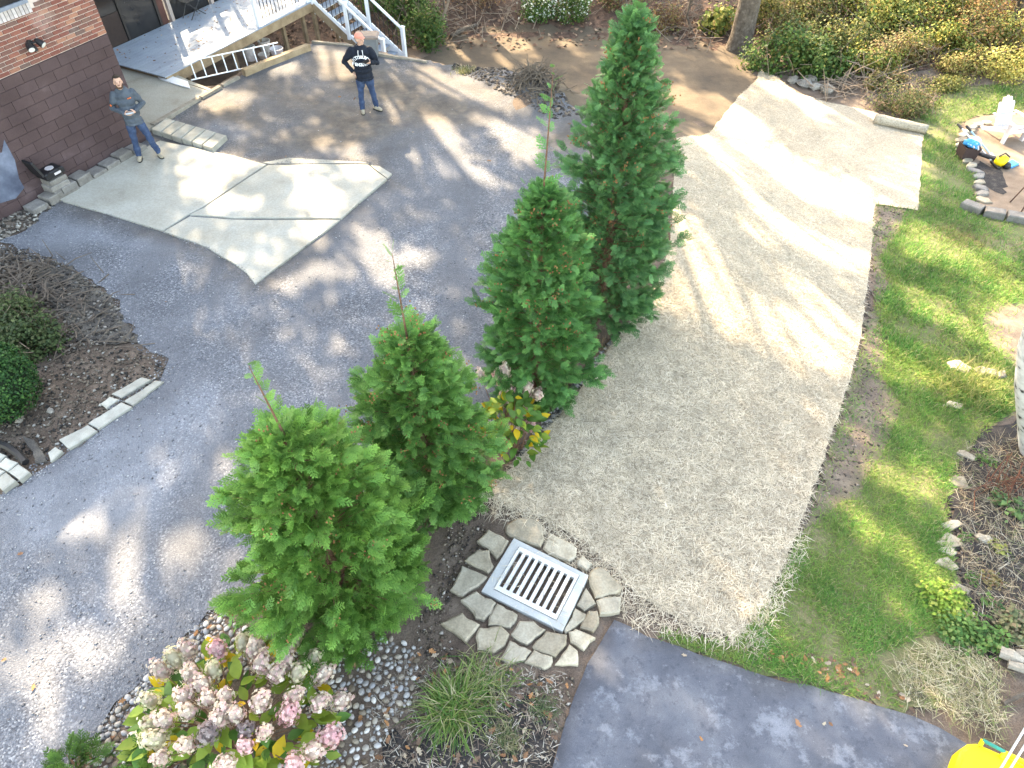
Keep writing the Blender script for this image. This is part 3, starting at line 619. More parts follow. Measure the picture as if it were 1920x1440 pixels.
# bricks, each its own piece
BL, BH, MJ = .2, .060, .017
bp = proto(MB().box((0, 0, 0), (BL, .03, BH), ch=.004), 'brick', 'brick', house)
hp = proto(MB().box((0, 0, 0), (BL / 2 - .006, .03, BH), ch=.004), 'brick', 'brick', house)
win_lo = wpt(0, 0); first = [True, True]; nb = 0
wp = onplane(48, 0, HC, HN); WU = float(np.dot(wp - HC, HU)); WZ = float(wp[2]) - .03    # lower right corner of the window
rows = int((4.2 - BASEH) / (BH + MJ))
for r in range(rows):
    z = BASEH + .012 + (r + .5) * (BH + MJ)
    u = .004 + (0 if r % 2 == 0 else BL / 2 + .004)
    if r % 2: cells = [(.004 + BL / 4 - .003, 1)]
    else: cells = []
    while u < 3.6: cells.append((u + BL / 2, 0)); u += BL + MJ
    for uc, half in cells:
        if uc > WU - .12 and z > WZ - .15: continue
        q = proj(wpt(uc, z))
        if q[0] < -25 or q[1] < -25: continue
        src = hp if half else bp
        if first[half]: o = src; first[half] = False
        else: o = copy_part(src, house)
        o.location = V3(wpt(uc, z, -.004 + random.uniform(-.002, .002)) - HC); o.rotation_euler = (0, 0, HROT); nb += 1
print('bricks', nb)
# soldier sill and window
sp = proto(MB().box((0, 0, 0), (.062, .06, .17), ch=.004), 'sill_brick', flat('pale_sill', (.42, .38, .38), .9, .2, rnd=.15), house)
for k in range(9):
    o = sp if k == 0 else copy_part(sp, house)
    o.location = V3(wpt(WU + .02 + k * .075, WZ - .08, .01) - HC); o.rotation_euler = (0, 0, HROT)
wn = MB().box(wpt(WU + .55, WZ + .55, .0), (1.0, .05, 1.0), (HU, HN, UPV)).build('window', 'glass', house)
fr = MB()
for du, dz_, su, sz_ in ((.55, .03, 1.1, .06), (.55, 1.07, 1.1, .06), (.03, .55, .06, .98), (1.07, .55, .06, .98)): fr.box(wpt(WU + du, WZ + dz_, .03), (su, .06, sz_), (HU, HN, UPV))
fr.build('window_frame', flat('grey_blue_frame', (.18, .21, .26), .5), wn)
# painted concrete blocks, joints recessed
CB, CH = .40, .20
cp = proto(MB().box((0, 0, 0), (CB - .008, .03, CH - .008), ch=.004), 'block', 'block', house)
ch_ = proto(MB().box((0, 0, 0), (CB / 2 - .008, .03, CH - .008), ch=.004), 'block', 'block', house)
first = [True, True]; nblk = 0
for r in range(11):
    z = BASEH - (r + .5) * CH - .004
    cells = [] if r % 2 == 0 else [(CB / 4, 1)]
    u = 0 if r % 2 == 0 else CB / 2
    while u < 4.4: cells.append((u + CB / 2, 0)); u += CB
    for uc, half in cells:
        q = proj(wpt(uc, z))
        if q[0] < -45: continue
        src = ch_ if half else cp
        if first[half]: o = src; first[half] = False
        else: o = copy_part(src, house)
        o.location = V3(wpt(uc, z, -.007 + random.uniform(-.001, .001)) - HC); o.rotation_euler = (0, 0, HROT); nblk += 1
print('blocks', nblk)
# bluish patch: thin mottled slab a few mm proud of the blocks
patch_ring = [onplane(x, y, HC + HN * .014, HN) for x, y in [(8, 262), (28, 300), (36, 335), (46, 352), (30, 372), (-60, 400), (-60, 300), (4, 286)]]
MB().prism(patch_ring, .012, .002, down=-HN).build('wall_patch', 'blue_patch', house)
# floodlight with two heads and a sensor
fp = onplane(54, 80, HC, HN)
fl = thing('security_floodlight', fp, 'black twin-head security floodlight on the brick wall', 'floodlight')
mb = MB(); mb.tube([fp - HN * .005, fp + HN * .045], .055, 12); mb.build('mounting_plate', 'plastic_black', fl)
for s, dn in ((1, -.05), (-1, -.02)):
    a = fp + HN * .04; b = fp + HU * .10 * s + HN * .13 + UPV * .01; dd = HU * .25 * s + HN * .75 + UPV * -.55; dd /= np.linalg.norm(dd)
    MB().tube([a, b], .014, 8).build('arm', 'plastic_black', fl)
    hd = MB().tube([b - dd * .06, b - dd * .02, b + dd * .05, b + dd * .10], [.025, .05, .062, .066], 12).build('lamp_head', 'plastic_black', fl)
    MB().tube([b + dd * .100, b + dd * .106], .055, 12).build('lens', flat('lens', (.75, .76, .74), .25, .05), hd)
MB().tube([fp + HN * .03, fp + HN * .10 - UPV * .06, fp + HN * .13 - UPV * .13], [.02, .035, .04], 10).build('motion_sensor', 'plastic_black', fl)

# ------------------------------------------------------------------ deck in the recess, wall with sliding door behind it
DZ = .17
DF = GZ(312, 143, DZ); DLEN = 5.75
jw = GZ(278, 60, DZ); DD = -float(np.dot(jw - DF, HN))
def dpt(v, d, z=0.0): return np.array([DF[0], DF[1], 0]) + DV * v - HN * d + UPV * z    # v along the front edge, d back to the house
bw = thing('house_rear_wing', dpt(3, DD + .2), 'dark rear wing of the house with glass doors onto the deck', 'house')
MB().box(dpt(.2, DD + .20, 1.5), (4.9, .3, 4.6), (DV, HN, UPV)).build('wall', flat('rear_siding', (.10, .045, .038), .9, .25, 3), bw)
MB().box(dpt(1.2, DD + .035, 1.0), (2.3, .03, 1.7), (DV, HN, UPV)).build('glass_door', 'glass', bw)
mb = MB()
for v_, wd_, z_, h_ in ((.05, .08, 1.0, 1.75), (2.35, .08, 1.0, 1.75), (1.2, .06, 1.0, 1.75)): mb.box(dpt(v_, DD + .01, z_), (wd_, .06, h_), (DV, HN, UPV))
mb.build('door_frame', 'bronze', bw)
MB().box(dpt(.62, DD + .012, .55), (1.05, .02, .75), (DV, HN, UPV)).build('door_panel', flat('door_panel', (.035, .022, .02), .6), bw)
for v_ in (2.75, 4.3, 5.0): MB().box(dpt(v_, DD + .0, 1.0), (.11, .1, 2.0), (DV, HN, UPV), .008).build('porch_post', flat('pale_post', (.38, .31, .28), .8, .15), bw)
MB().box(dpt(3.53, DD + .06, .5), (1.4, .03, .8), (DV, HN, UPV)).build('porch_panel', 'glass', bw)
MB().box(dpt(4.65, DD + .06, .5), (.55, .03, .8), (DV, HN, UPV)).build('porch_panel', 'glass', bw)
MB().box(dpt(5.3, DD + 1.6, DZ - .03), (5.2, 2.9, .06), (DV, HN, UPV)).build('porch_floor', 'weathered', bw)
MB().box(dpt(5.5, DD + 3.1, -.2), (5.6, .1, 1.6), (DV, HN, UPV)).build('porch_back', flat('porch_dark', (.02, .017, .016), .9), bw)
# folding camp chair frame behind glass side: crossed tubes leaning on the porch wall
cc = thing('folding_chair', dpt(3.3, DD - .25, DZ), 'dark folding chair with crossed legs by the porch posts', 'chair')
for s in (-1, 1):
    MB().tube([dpt(3.3 - .28 * s, DD - .12, DZ), dpt(3.3 + .28 * s, DD - .12, DZ + .75)], .014, 6).build('leg', 'black_metal', cc)
    MB().tube([dpt(3.3 - .28 * s, DD - .45, DZ), dpt(3.3 + .28 * s, DD - .40, DZ + .45)], .014, 6).build('leg', 'black_metal', cc)
MB().box(dpt(3.3, DD - .28, DZ + .46), (.55, .34, .02), (DV, HN, UPV)).build('seat', 'fabric_black', cc)
MB().box(dpt(3.3, DD - .12, DZ + .68), (.55, .02, .3), (DV, HN, UPV)).build('backrest', 'fabric_black', cc)
deck = thing('deck', dpt(2.5, 1.4, 0), 'raised grey deck with white railing behind the brick house', 'deck')
nbd = int(DD / .145)
for k in range(nbd):
    d = .07 + k * DD / nbd
    MB().box(dpt(DLEN / 2 - .02, d, DZ - .0125), (DLEN + .06, DD / nbd - .007, .025), (DV, HN, UPV), .003).build('deck_board', 'deck_board', deck)
MB().box(dpt(DLEN / 2, .035, DZ - .15), (DLEN, .04, .235), (DV, HN, UPV), .003).build('rim_joist', 'lumber', deck)
MB().box(dpt(.03, DD / 2, DZ - .15), (.04, DD - .1, .235), (DV, HN, UPV), .003).build('rim_joist', 'lumber', deck)
MB().box(dpt(DLEN - .03, DD / 2 + .3, DZ - .15), (.04, DD - .6, .235), (DV, HN, UPV), .003).build('rim_joist', 'lumber', deck)
MB().box(dpt(DLEN / 2, .5, DZ - .16), (DLEN - .2, .08, .2), (DV, HN, UPV)).build('beam', 'lumber', deck)
for v_ in (.9, 2.6, 3.7, 4.7, 5.6):
    b = dpt(v_, .35); MB().box((b[0], b[1], (DZ - .1 - 1.5) / 2 - .1), (.1, .1, DZ - .1 + 1.5), (DV, HN, UPV), .004).build('support_post', 'lumber', deck)
# railing from mid deck to the far corner
def rail(parent, a, b, h=.92, posts=(0, 1), nbal=12, z0=0.08):
    a = np.asarray(a, float); b = np.asarray(b, float); d = b - a; dh = d * [1, 1, 0]; L = np.linalg.norm(dh); t = dh / L; nn = np.cross(UPV, t)
    for z_, sz in ((h, (.075, .05)), (z0, (.05, .06))):
        m = (a + b) / 2 + UPV * z_; ax = d / np.linalg.norm(d); up = np.cross(nn, ax) * -1
        MB().box(m, (np.linalg.norm(d), sz[0], sz[1]), (ax, nn, np.cross(ax, nn)), .004).build('rail', 'white', parent)
    for k in range(nbal):
        p = a + d * (k + .5) / nbal; MB().tube([p + UPV * (z0 + .02), p + UPV * (h - .02)], .011, 5).build('baluster', 'black_metal', parent)
    for q in posts:
        p = a + d * q
        MB().box(p + UPV * (h / 2), (.1, .1, h + .12), (t, nn, UPV), .006).build('post', 'white', parent)
        cp_ = MB(); cp_.rings([[p + UPV * (h + .06 + zz) + (t * i + nn * j) * s_ for i, j in ((-1, -1), (1, -1), (1, 1), (-1, 1))] for zz, s_ in ((0, .065), (.02, .065), (.055, .012))]); cp_.build('post_cap', 'white', parent)
a0 = dpt(3.55, .10, DZ); a1 = dpt(DLEN - .08, .10, DZ)
rl = thing('deck_railing', a0, 'white railing with black balusters along the deck front', 'railing'); rail(rl, a0, a1, posts=(0, 1), nbal=15)
# stairs down from the far end
st = thing('deck_stairs', dpt(DLEN + .6, 0, DZ), 'grey deck stairs with white handrails going down to the lower yard', 'stairs')
nst = 9; run, rise = .27, .18; SW = 1.05
s0 = dpt(DLEN + .02, -.0, DZ); s1 = s0 + DV * SW
for k in range(nst):
    p = (s0 + s1) / 2 + HN * (run * (k + .5)) - UPV * rise * (k + 1)
    MB().box(p - UPV * .0125, (SW - .02, run + .03, .025), (DV, HN, UPV), .003).build('tread', 'deck_board', st)
    MB().box(p - UPV * .11 - HN * (run * .5 - .0), (SW - .06, .02, rise - .03), (DV, HN, UPV)).build('riser', 'white', st)
e0 = s0 + HN * run * nst - UPV * rise * nst; e1 = s1 + HN * run * nst - UPV * rise * nst
for a, b in ((s0, e0), (s1, e1)):
    d = (b - a) / np.linalg.norm(b - a)
    MB().box((a + b) / 2 - UPV * .12, (np.linalg.norm(b - a), .04, .26), (d, DV, np.cross(d, DV)), .003).build('stringer', 'lumber' if a is s0 else 'white', st)
    MB().box((a + b) / 2 + UPV * .05 , (np.linalg.norm(b - a), .06, .05), (d, DV, np.cross(d, DV)), .003).build('trim', 'white', st)
    rail(st, a, b, h=.9, posts=(0, .5, 1), nbal=16, z0=.1)
MB().box(dpt(DLEN + .55, .75, DZ - .0125), (1.1, 1.5, .025), (DV, HN, UPV)).build('landing', 'deck_board', st)
for v_, d_ in ((DLEN + 1.05, .1), (DLEN + .1, .1)): MB().box(dpt(v_, d_, -.75), (.1, .1, 1.7), (DV, HN, UPV)).build('support_post', 'lumber', st)
# tote beside the stairs
tp = GZ(697, 132, -.35); tp[2] = zf(tp[0], tp[1])
to = thing('storage_tote', tp, 'blue grey storage bin with a brown lid at the foot of the deck stairs', 'storage bin')
mb = MB(); mb.rings([[tp + np.array([i * s_, j * s_ * .7, zz]) for i, j in ((-1, -1), (1, -1), (1, 1), (-1, 1))] for zz, s_ in ((0, .20), (.02, .22), (.52, .27), (.55, .27))]); mb.build('body', flat('tote_blue', (.16, .17, .18), .6), to)
mb = MB(); mb.rings([[tp + np.array([i * s_, j * s_ * .7, zz]) for i, j in ((-1, -1), (1, -1), (1, 1), (-1, 1))] for zz, s_ in ((.53, .30), (.57, .31), (.61, .25))]); mb.build('lid', flat('tote_lid', (.25, .19, .16), .7), to)
# timbers
def beam(pa, pb, w_, h_, z, name, label, mat='lumber', sink=0.0, cat='timber', group=None):
    a = GZ(*pa, z); b = GZ(*pb, z); d = (b - a) / np.linalg.norm(b - a); nn = np.cross(UPV, d)
    o = MB().box((a + b) / 2 - UPV * (h_ / 2), (np.linalg.norm(b - a), w_, h_), (d, nn, UPV), .008).build(name, mat)
    return tag(o, label, cat, group)
beam((455, 130), (578, 82), .16, .2, .17, 'landscape_timber', 'thick new landscape timber in front of the aluminium ladder')
beam((285, 232), (372, 182), .13, .10, .09, 'landscape_timber', 'weathered timber along the near end of the walkway edge', 'weathered')
beam((376, 181), (412, 160), .12, .10, .085, 'landscape_timber', 'short weathered timber between walkway edge and ladder', 'weathered')
beam((416, 158), (446, 142), .11, .09, .08, 'landscape_timber', 'short rotten timber at the ladder foot', 'weathered')
beam((585, 76), (660, 84), .09, .08, .06, 'landscape_timber', 'thin dark timber at the gravel edge by the deck stairs', 'weathered')
beam((702, 98), (800, 114), .10, .09, .07, 'landscape_timber', 'thin timber at the gravel edge right of the standing man', 'weathered')
# ladder lying in the gap by the deck
la, lb = GZ(358, 150, .0), GZ(530, 112, -.05); ld = (lb - la); L = np.linalg.norm(ld); ld /= L
ln = UPV * .93 - HN * .36; ln = ln - ld * np.dot(ln, ld); ln /= np.linalg.norm(ln)
lw = .42; upn = np.cross(ld, ln)
lad = thing('ladder', la, 'aluminium ladder lying beside the deck below the rim board', 'ladder')
for s in (0, 1): MB().box((la + lb) / 2 + ln * lw * s, (L, .03, .075), (ld, ln, upn), .004).build('side_rail', 'aluminium', lad)
for k in range(9): MB().tube([la + ld * (L * (k + .5) / 9), la + ld * (L * (k + .5) / 9) + ln * lw], .019, 8).build('rung', 'aluminium', lad)
# pots and buckets under the deck
for i, (px, py, r, h, lab) in enumerate([(466, 92, .17, .36, 'brownish bucket under the deck nearest the ladder'), (493, 96, .15, .20, 'dark low bucket under the deck beside a white tub'), (517, 88, .18, .24, 'white tub under the deck right of the buckets'), (494, 76, .17, .28, 'pale planter far under the deck')]):
    p = GZ(px, py, -.25); p[2] = -.55
    t_ = thing('bucket', p, lab, 'bucket', 'buckets stored under the deck')
    mt = ['bucket', 'bucket', 'plastic_white', 'bucket'][i]
    MB().rings([[p + np.array([math.cos(q) * rr, math.sin(q) * rr, zz]) for q in np.linspace(0, 6.283, 17)[:-1]] for rr, zz in ((r * .75, 0), (r, h), (r * 1.08, h), (r * 1.08, h + .03), (r * .95, h + .03), (r * .9, h - .06))]).build('body', mt, t_)
    MB().tube([p + UPV * (h - .09), p + UPV * (h - .065)], r * .9, 16).build('potting_soil', 'mulch', t_)
# six pavers by the walkway
A, B, Cc, D = (GZ(*p, .14) for p in [(282, 241), (311, 220), (425, 253), (398, 277)])
ordn = ['first', 'second', 'third', 'fourth', 'fifth', 'sixth', 'seventh', 'eighth', 'ninth']
for k in range(6):
    f0, f1 = k / 6 + .010, (k + 1) / 6 - .010; dz = np.array([0, 0, random.uniform(-.008, .008)])
    q = [A + (D - A) * f0 + dz, B + (Cc - B) * f0 + dz, B + (Cc - B) * f1 + dz, A + (D - A) * f1 + dz]
    tag(MB().prism(q, .16, .012).build('paver', 'paver'), f'grey concrete paver, {ordn[k]} from the house in the row of six beside the pad', 'paver', 'pavers between pad and upper gravel')
# row of old blocks along the wall foot
for k in range(8):
    u0 = .35 + k * .36; wv = .34; h = .13 + .03 * math.sin(k * 1.7) + (.05 if 3 < k < 7 else 0); dd = .30 + random.uniform(-.03, .03)
    c = wpt(u0 + wv / 2, h / 2 + .02, .04 + dd / 2); an = random.uniform(-.06, .06); ax = (HU * math.cos(an) + HN * math.sin(an), HN * math.cos(an) - HU * math.sin(an), UPV)
    tag(MB().box(c, (wv - .015, dd, h), ax, .014).build('edging_block', 'old_block'), f'mossy grey edging block against the block wall, {ordn[k]} from the house corner', 'block', 'old blocks along the foot of the wall')
# stack of stones with the open case
sp0 = GZ(92, 356, 0) + HN * .38; sp0[2] = .02; stk = []
for k in range(4):
    c = sp0 + UPV * (.05 + k * .098) + np.array([random.uniform(-.02, .02), random.uniform(-.02, .02), 0]); an = random.uniform(-.08, .08)
    ax = (HU * math.cos(an) + HN * math.sin(an), HN * math.cos(an) - HU * math.sin(an), UPV)
    tag(MB().box(c, (.46 - .03 * k, .40 - .02 * k, .095), ax, .014).build('stacked_stone', 'old_block'), f'flat grey stone, {["bottom", "second", "third", "top"][k]} of the stack under the open black case', 'stone', 'stones stacked by the wall')
cb = sp0 + UPV * .44
case = thing('equipment_case', cb, 'open black hard equipment case on the stone stack', 'case')
MB().box(cb + UPV * .06, (.42, .32, .12), (HU, HN, UPV), .02).build('base', 'plastic_black', case)
lt = UPV * .97 + HU * .22 - HN * .1; lt /= np.linalg.norm(lt); ln2 = np.cross(HN, lt)
MB().box(cb + UPV * .10 + HU * .23 + lt * .17, (.05, .32, .34), (np.cross(HN, lt), HN, lt), .015).build('lid', 'plastic_black', case)
MB().tube([cb + UPV * .12 - HU * .02, cb + UPV * .128 - HU * .02], .085, 10).build('white_label', 'plastic_white', case)
MB().box(cb + UPV * .05 + HN * .163 - HU * .05, (.14, .006, .045), (HU, HN, UPV)).build('white_sticker', 'plastic_white', case)
for s in (-1, 1): MB().box(cb + UPV * .115 + HN * .165 + HU * .12 * s, (.04, .015, .04), (HU, HN, UPV)).build('latch', 'plastic_black', case)
# white plastic sheet at the deck end
ps = [GZ(*p, .09) for p in [(290, 138), (318, 141), (352, 152), (356, 165), (330, 158), (300, 148)]]
tag(MB().prism(ps, .02, .006).build('plastic_sheet', 'white'), 'crumpled white sheet at the deck corner beside the ladder', 'sheet')
# ------------------------------------------------------------------ drain, flagstones, edging
DO, DS = (780, 900), 3.6
zd = zf(*GZ(1010, 1095)[:2]) + .06
fo = [GZ(*p, zd) for p in Z(DO, DS, [(660, 390), (1165, 643), (988, 1022), (440, 750)])]
gr = [GZ(*p, zd) for p in Z(DO, DS, [(697, 450), (1100, 645), (947, 945), (527, 735)])]
drain = thing('storm_drain', (sum(fo) / 4) * [1, 1, 0] + [0, 0, zd - .1], 'square storm drain with white steel bar grate set in pale concrete', 'drain')
mb = MB()
ins = [g + (g - sum(gr) / 4) * .012 for g in gr]
V_ = []; 
for z_ in (0, -.22): V_ += [p + UPV * z_ for p in fo] + [p + UPV * z_ for p in ins]
F_ = []
for i in range(4):
    j = (i + 1) % 4
    F_ += [(i, j, 4 + j, 4 + i), (8 + i, 12 + i, 12 + j, 8 + j), (i, 8 + i, 8 + j, j), (4 + i, 4 + j, 12 + j, 12 + i)]
mb.add(V_, F_); co_ = mb.build('concrete_frame', 'new_concrete', drain)
bmod = co_.modifiers.new('bevel', 'BEVEL'); bmod.width = .008; bmod.segments = 2
mb = MB(); V_ = []
c4 = sum(gr) / 4; low = [g + (c4 - g) * .02 - UPV * .02 for g in gr]
mb.rings([[g - UPV * .75 for g in low], low], cap=False); mb.add([g - UPV * .75 for g in low], [(0, 1, 2, 3)]); mb.build('pit', 'void', drain)
gz = UPV * .012
def gp(a, b): # bilinear in the grate, a along the long side
    return gr[0] * (1 - a) * (1 - b) + gr[1] * a * (1 - b) + gr[2] * a * b + gr[3] * (1 - a) * b + gz
gm = MB()
fwd = .075
for (a0, b0, a1, b1) in ((0, 0, 1, fwd * 1.2), (0, 1 - fwd * 1.2, 1, 1), (0, fwd * 1.2, fwd * .55, 1 - fwd * 1.2), (1 - fwd * .55, fwd * 1.2, 1, 1 - fwd * 1.2)):
    gm.prism([gp(a0, b0), gp(a1, b0), gp(a1, b1), gp(a0, b1)], .06, .004)
go = gm.build('grate_frame', 'steel_white', drain)
for k in range(8):
    a = .075 + (k + .5) * .85 / 8 ; h = .025
    MB().prism([gp(a - h, fwd * 1.2 - .004), gp(a + h, fwd * 1.2 - .004), gp(a + h, 1 - fwd * 1.2 + .004), gp(a - h, 1 - fwd * 1.2 + .004)], .03, .004).build('bar', 'steel_white', go)
rg = np.random.default_rng(140); x, y = scatter(XY(fo), 70, 140); n = len(x)
V, F, c = blades(x, y, np.full(n, zd + .018) + rg.uniform(0, .006, n), rg.uniform(.04, .14, n), rg.uniform(.003, .006, n), rg.uniform(-.03, .05, n), rg, pick(rg, n, STRAWPAL, [4, 3, 3, 1]))
tag(npmesh('drain_straw', V, F, 'straw_fibre', col=c), 'few straws blown onto the storm drain', 'straw', kind='stuff')
FLAG = [[(600, 300), (680, 250), (790, 250), (850, 300), (870, 400), (840, 450), (650, 385), (600, 350)], [(410, 410), (490, 330), (580, 370), (630, 410), (590, 490), (545, 530), (480, 460)],
 [(320, 545), (410, 465), (490, 470), (530, 585), (490, 625), (400, 590)], [(310, 570), (490, 650), (460, 690), (310, 785), (230, 745)], [(300, 800), (400, 745), (540, 820), (510, 890), (460, 940), (395, 930), (380, 890)],
 [(545, 830), (690, 900), (670, 970), (640, 990), (480, 975), (500, 890)], [(160, 965), (310, 885), (345, 925), (440, 975), (335, 1090), (280, 1050)], [(400, 1050), (430, 990), (580, 980), (640, 1040), (600, 1110), (530, 1160), (410, 1140)],
 [(640, 1040), (690, 940), (800, 950), (880, 1010), (750, 1110), (650, 1060)], [(565, 1200), (630, 1070), (780, 1150), (740, 1210), (620, 1230)], [(780, 1120), (880, 1010), (1020, 1040), (1015, 1110), (940, 1190), (800, 1140)],
 [(730, 1225), (800, 1140), (930, 1195), (920, 1250), (870, 1275)], [(935, 1245), (1040, 1100), (1100, 1150), (1105, 1250)], [(1030, 1020), (1080, 995), (1215, 1055), (1130, 1150), (1040, 1090)],
 [(1080, 860), (1150, 900), (1140, 940), (1010, 1030), (990, 1010), (1050, 920)], [(1100, 990), (1160, 870), (1230, 880), (1240, 960), (1200, 1025)], [(1085, 840), (1150, 720), (1215, 830), (1140, 880)],
 [(1165, 640), (1190, 590), (1260, 580), (1390, 710), (1390, 750), (1210, 800), (1170, 710)], [(1215, 810), (1260, 785), (1385, 780), (1380, 890), (1240, 905)], [(850, 460), (900, 345), (1010, 400), (1095, 460), (1080, 520), (1030, 550), (900, 495)], [(1085, 530), (1120, 500), (1200, 560), (1150, 610), (1090, 570)]]
apron = thing('flagstone_apron', GZ(1000, 1180, zd - .06), 'ring of irregular tan flagstones fitted round the storm drain', 'flagstones')
def stone_poly(pts, z, depth, name, parent, mat, seed, ch=.018, rough=.010):
    rg = random.Random(seed); P = [GZ(*p, z) for p in pts]; Q = []
    for i, p in enumerate(P):
        a = P[(i + 1) % len(P)]; m = max(2, int(np.linalg.norm(a - p) / .07))
        for k in range(m):
            f = k / m; q = p + (a - p) * f
            Q.append(q + np.array([rg.uniform(-1, 1) * rough, rg.uniform(-1, 1) * rough, rg.uniform(-1, 1) * .003]))
    c = sum(Q) / len(Q); Q = [q + (c - q) / np.linalg.norm(c - q) * .006 for q in Q]
    tx, ty = rg.uniform(-.03, .03), rg.uniform(-.03, .03)
    Q = [q + UPV * ((q - c)[0] * tx + (q - c)[1] * ty) for q in Q]
    return MB().prism(Q, depth, ch).build(name, mat, parent)
for i, q in enumerate(FLAG):
    pz = Z(DO, DS, q); cz = zf(*GZ(*np.mean(pz, 0), 0)[:2])
    stone_poly(pz, max(cz + .05, zd - .035) + random.uniform(-.008, .012), .09, 'flagstone', apron, 'flagstone', i)
# left kerb slabs
for i, (q, lab) in enumerate([([(88, 848), (104, 836), (118, 845), (95, 866)], 'small broken kerb slab nearest the corner bricks'), ([(110, 824), (165, 795), (182, 806), (128, 842)], 'worn kerb slab second from the corner bricks'), ([(164, 792), (228, 753), (248, 763), (184, 804)], 'long pale kerb slab in the middle of the left edging'), ([(232, 752), (292, 713), (308, 714), (248, 760)], 'pale kerb slab at the far end of the outer edging row'), ([(208, 738), (266, 706), (284, 712), (226, 745)], 'grey slab lying behind the far end of the kerb'), ([(188, 756), (206, 742), (224, 748), (198, 766)], 'small grey slab wedged behind the kerb row')]):
    z = .05; o = stone_poly(q, z, .11, 'kerb_slab', None, 'paver', 40 + i, .012, .006); tag(o, lab, 'slab', 'kerb slabs along the left bed')
for i, (q, lab) in enumerate([([(-8, 872), (10, 857), (34, 866), (14, 884)], 'brick-size block behind the others at the left edge'), ([(14, 884), (34, 868), (56, 884), (36, 900)], 'brick-size block at the outer corner of the left edge cluster'), ([(-14, 902), (10, 884), (30, 900), (4, 920)], 'brick-size block at the lower left edge of the cluster'), ([(-30, 890), (-10, 874), (10, 883), (-12, 900)], 'brick-size block cut by the left edge of the view'), ([(-12, 860), (0, 848), (12, 853), (-4, 868)], 'small block at the back of the left edge cluster')]):
    o = stone_poly(q, .10, .12, 'edging_block', None, 'paver', 60 + i, .012, .003); tag(o, lab, 'block', 'blocks clustered at the left edge')
# black plastic edging and fabric scrap
p = [G(x, y, .02) for x, y in [(0, 835), (20, 843), (38, 856), (52, 872)]]
tag(MB().tube([q + UPV * .06 for q in p], .05, 6).build('plastic_edging', 'plastic_black'), 'black plastic edging strip behind the corner blocks', 'edging')
q = [(40, 815), (62, 822), (80, 845), (88, 862), (66, 868), (60, 848), (46, 832)]
tag(stone_poly(q, .05, .05, 'landscape_fabric', None, 'fabric_black', 77, .02, .01), 'dark scrap of landscape fabric beside the smallest kerb slab', 'fabric')
# geotextile over the left mound
geo = XY(Gs([(60, 492), (130, 503), (214, 562), (258, 640), (200, 648), (150, 640), (110, 585), (70, 540)]))
o = sheet('geotextile', geo, 'fabric_black', .02, .18, .03, 80, kind=None, origin=(*np.mean(np.array(geo), 0), .2)); tag(o, 'dark geotextile draped over the left earth mound', 'fabric')
# scattered rocks in the left and right beds
def rockthing(px, py, r, label, seed, mat='rock', flatn=.6):
    g = G(px, py); o = MB().blob(g + UPV * r * flatn * .4, (r, r * .75, r * flatn), seed, .22, 9, 6, rot=seed * 1.3).build('rock', mat, None, g); return tag(o, label, 'rock')
rockthing(38, 822 - 34, .07, 'round pale rock under the boxwood', 1); rockthing(95, 772, .06, 'dark rock beside the boxwood', 2)
rockthing(8, 358, .10, 'white stone below the bluish wall patch', 3, 'flagstone'); rockthing(30, 362, .13, 'grey rubble stone left of the stone stack', 4); rockthing(48, 366, .12, 'mossy rubble stone beside the stone stack', 5); rockthing(62, 372, .08, 'small white stone in front of the stone stack', 6, 'flagstone')
for k, (px, py, r, lab) in enumerate([(1486, 152, .22, 'grey boulder at the top corner of the straw'), (1508, 160, .26, 'flat boulder in the rubble row above the straw'), (1530, 165, .20, 'small boulder in the rubble row above the straw'), (1550, 170, .28, 'pale boulder at the right end of the rubble row'), (1520, 150, .2, 'boulder at the back of the rubble row')]): rockthing(px, py, r, lab, 20 + k, flatn=.45)
edge_r = [(1786, 762, .13), (1800, 905, .14), (1782, 985, .13), (1780, 1015, .16), (1776, 1060, .13), (1795, 1105, .13), (1800, 1150, .15), (1775, 1035, .1), (1812, 855, .12)]
for k, (px, py, r) in enumerate(edge_r):
    g = G(px, py); ang = random.uniform(0, 3); Q = [g + UPV * .035 + np.array([math.cos(a + ang) * r * 1.15 * random.uniform(.7, 1.2), math.sin(a + ang) * r * .8 * random.uniform(.7, 1.2), random.uniform(-.005, .005)]) for a in np.sort(np.random.default_rng(k).uniform(0, 6.283, 7))]
    tag(MB().prism(Q, .09, .008).build('edging_stone', 'flagstone'), f'flat tan stone, {ordn[[7, 2, 3, 4, 6, 7, 8, 5, 1][k] if k else 0]} from the back in the edging of the right mulch bed', 'stone', 'edging stones of the right bed')
rockthing(1842, 1012, .10, 'pale rounded rock in the mulch beside a yellow-green weed', 31, 'flagstone')
tl = [([(1776, 676), (1800, 672), (1824, 690), (1818, 700), (1782, 690)], 'long tan slab half buried in grass', 'flagstone'), ([(1826, 690), (1840, 684), (1870, 692), (1872, 704), (1838, 702)], 'dark slab at the end of the half buried stones', 'rock'), ([(1872, 695), (1886, 692), (1890, 706), (1874, 708)], 'small dark stone next to the birch', 'rock')]
for i, (q, lab, m_) in enumerate(tl):
    z0 = G(*q[0])[2]; tag(stone_poly(q, z0 + .10, .16, 'garden_stone', None, m_, 90 + i, .02, .01), lab, 'stone')
ORD = ordn + ['tenth', 'eleventh', 'twelfth', 'thirteenth', 'fourteenth', 'fifteenth', 'sixteenth', 'last']
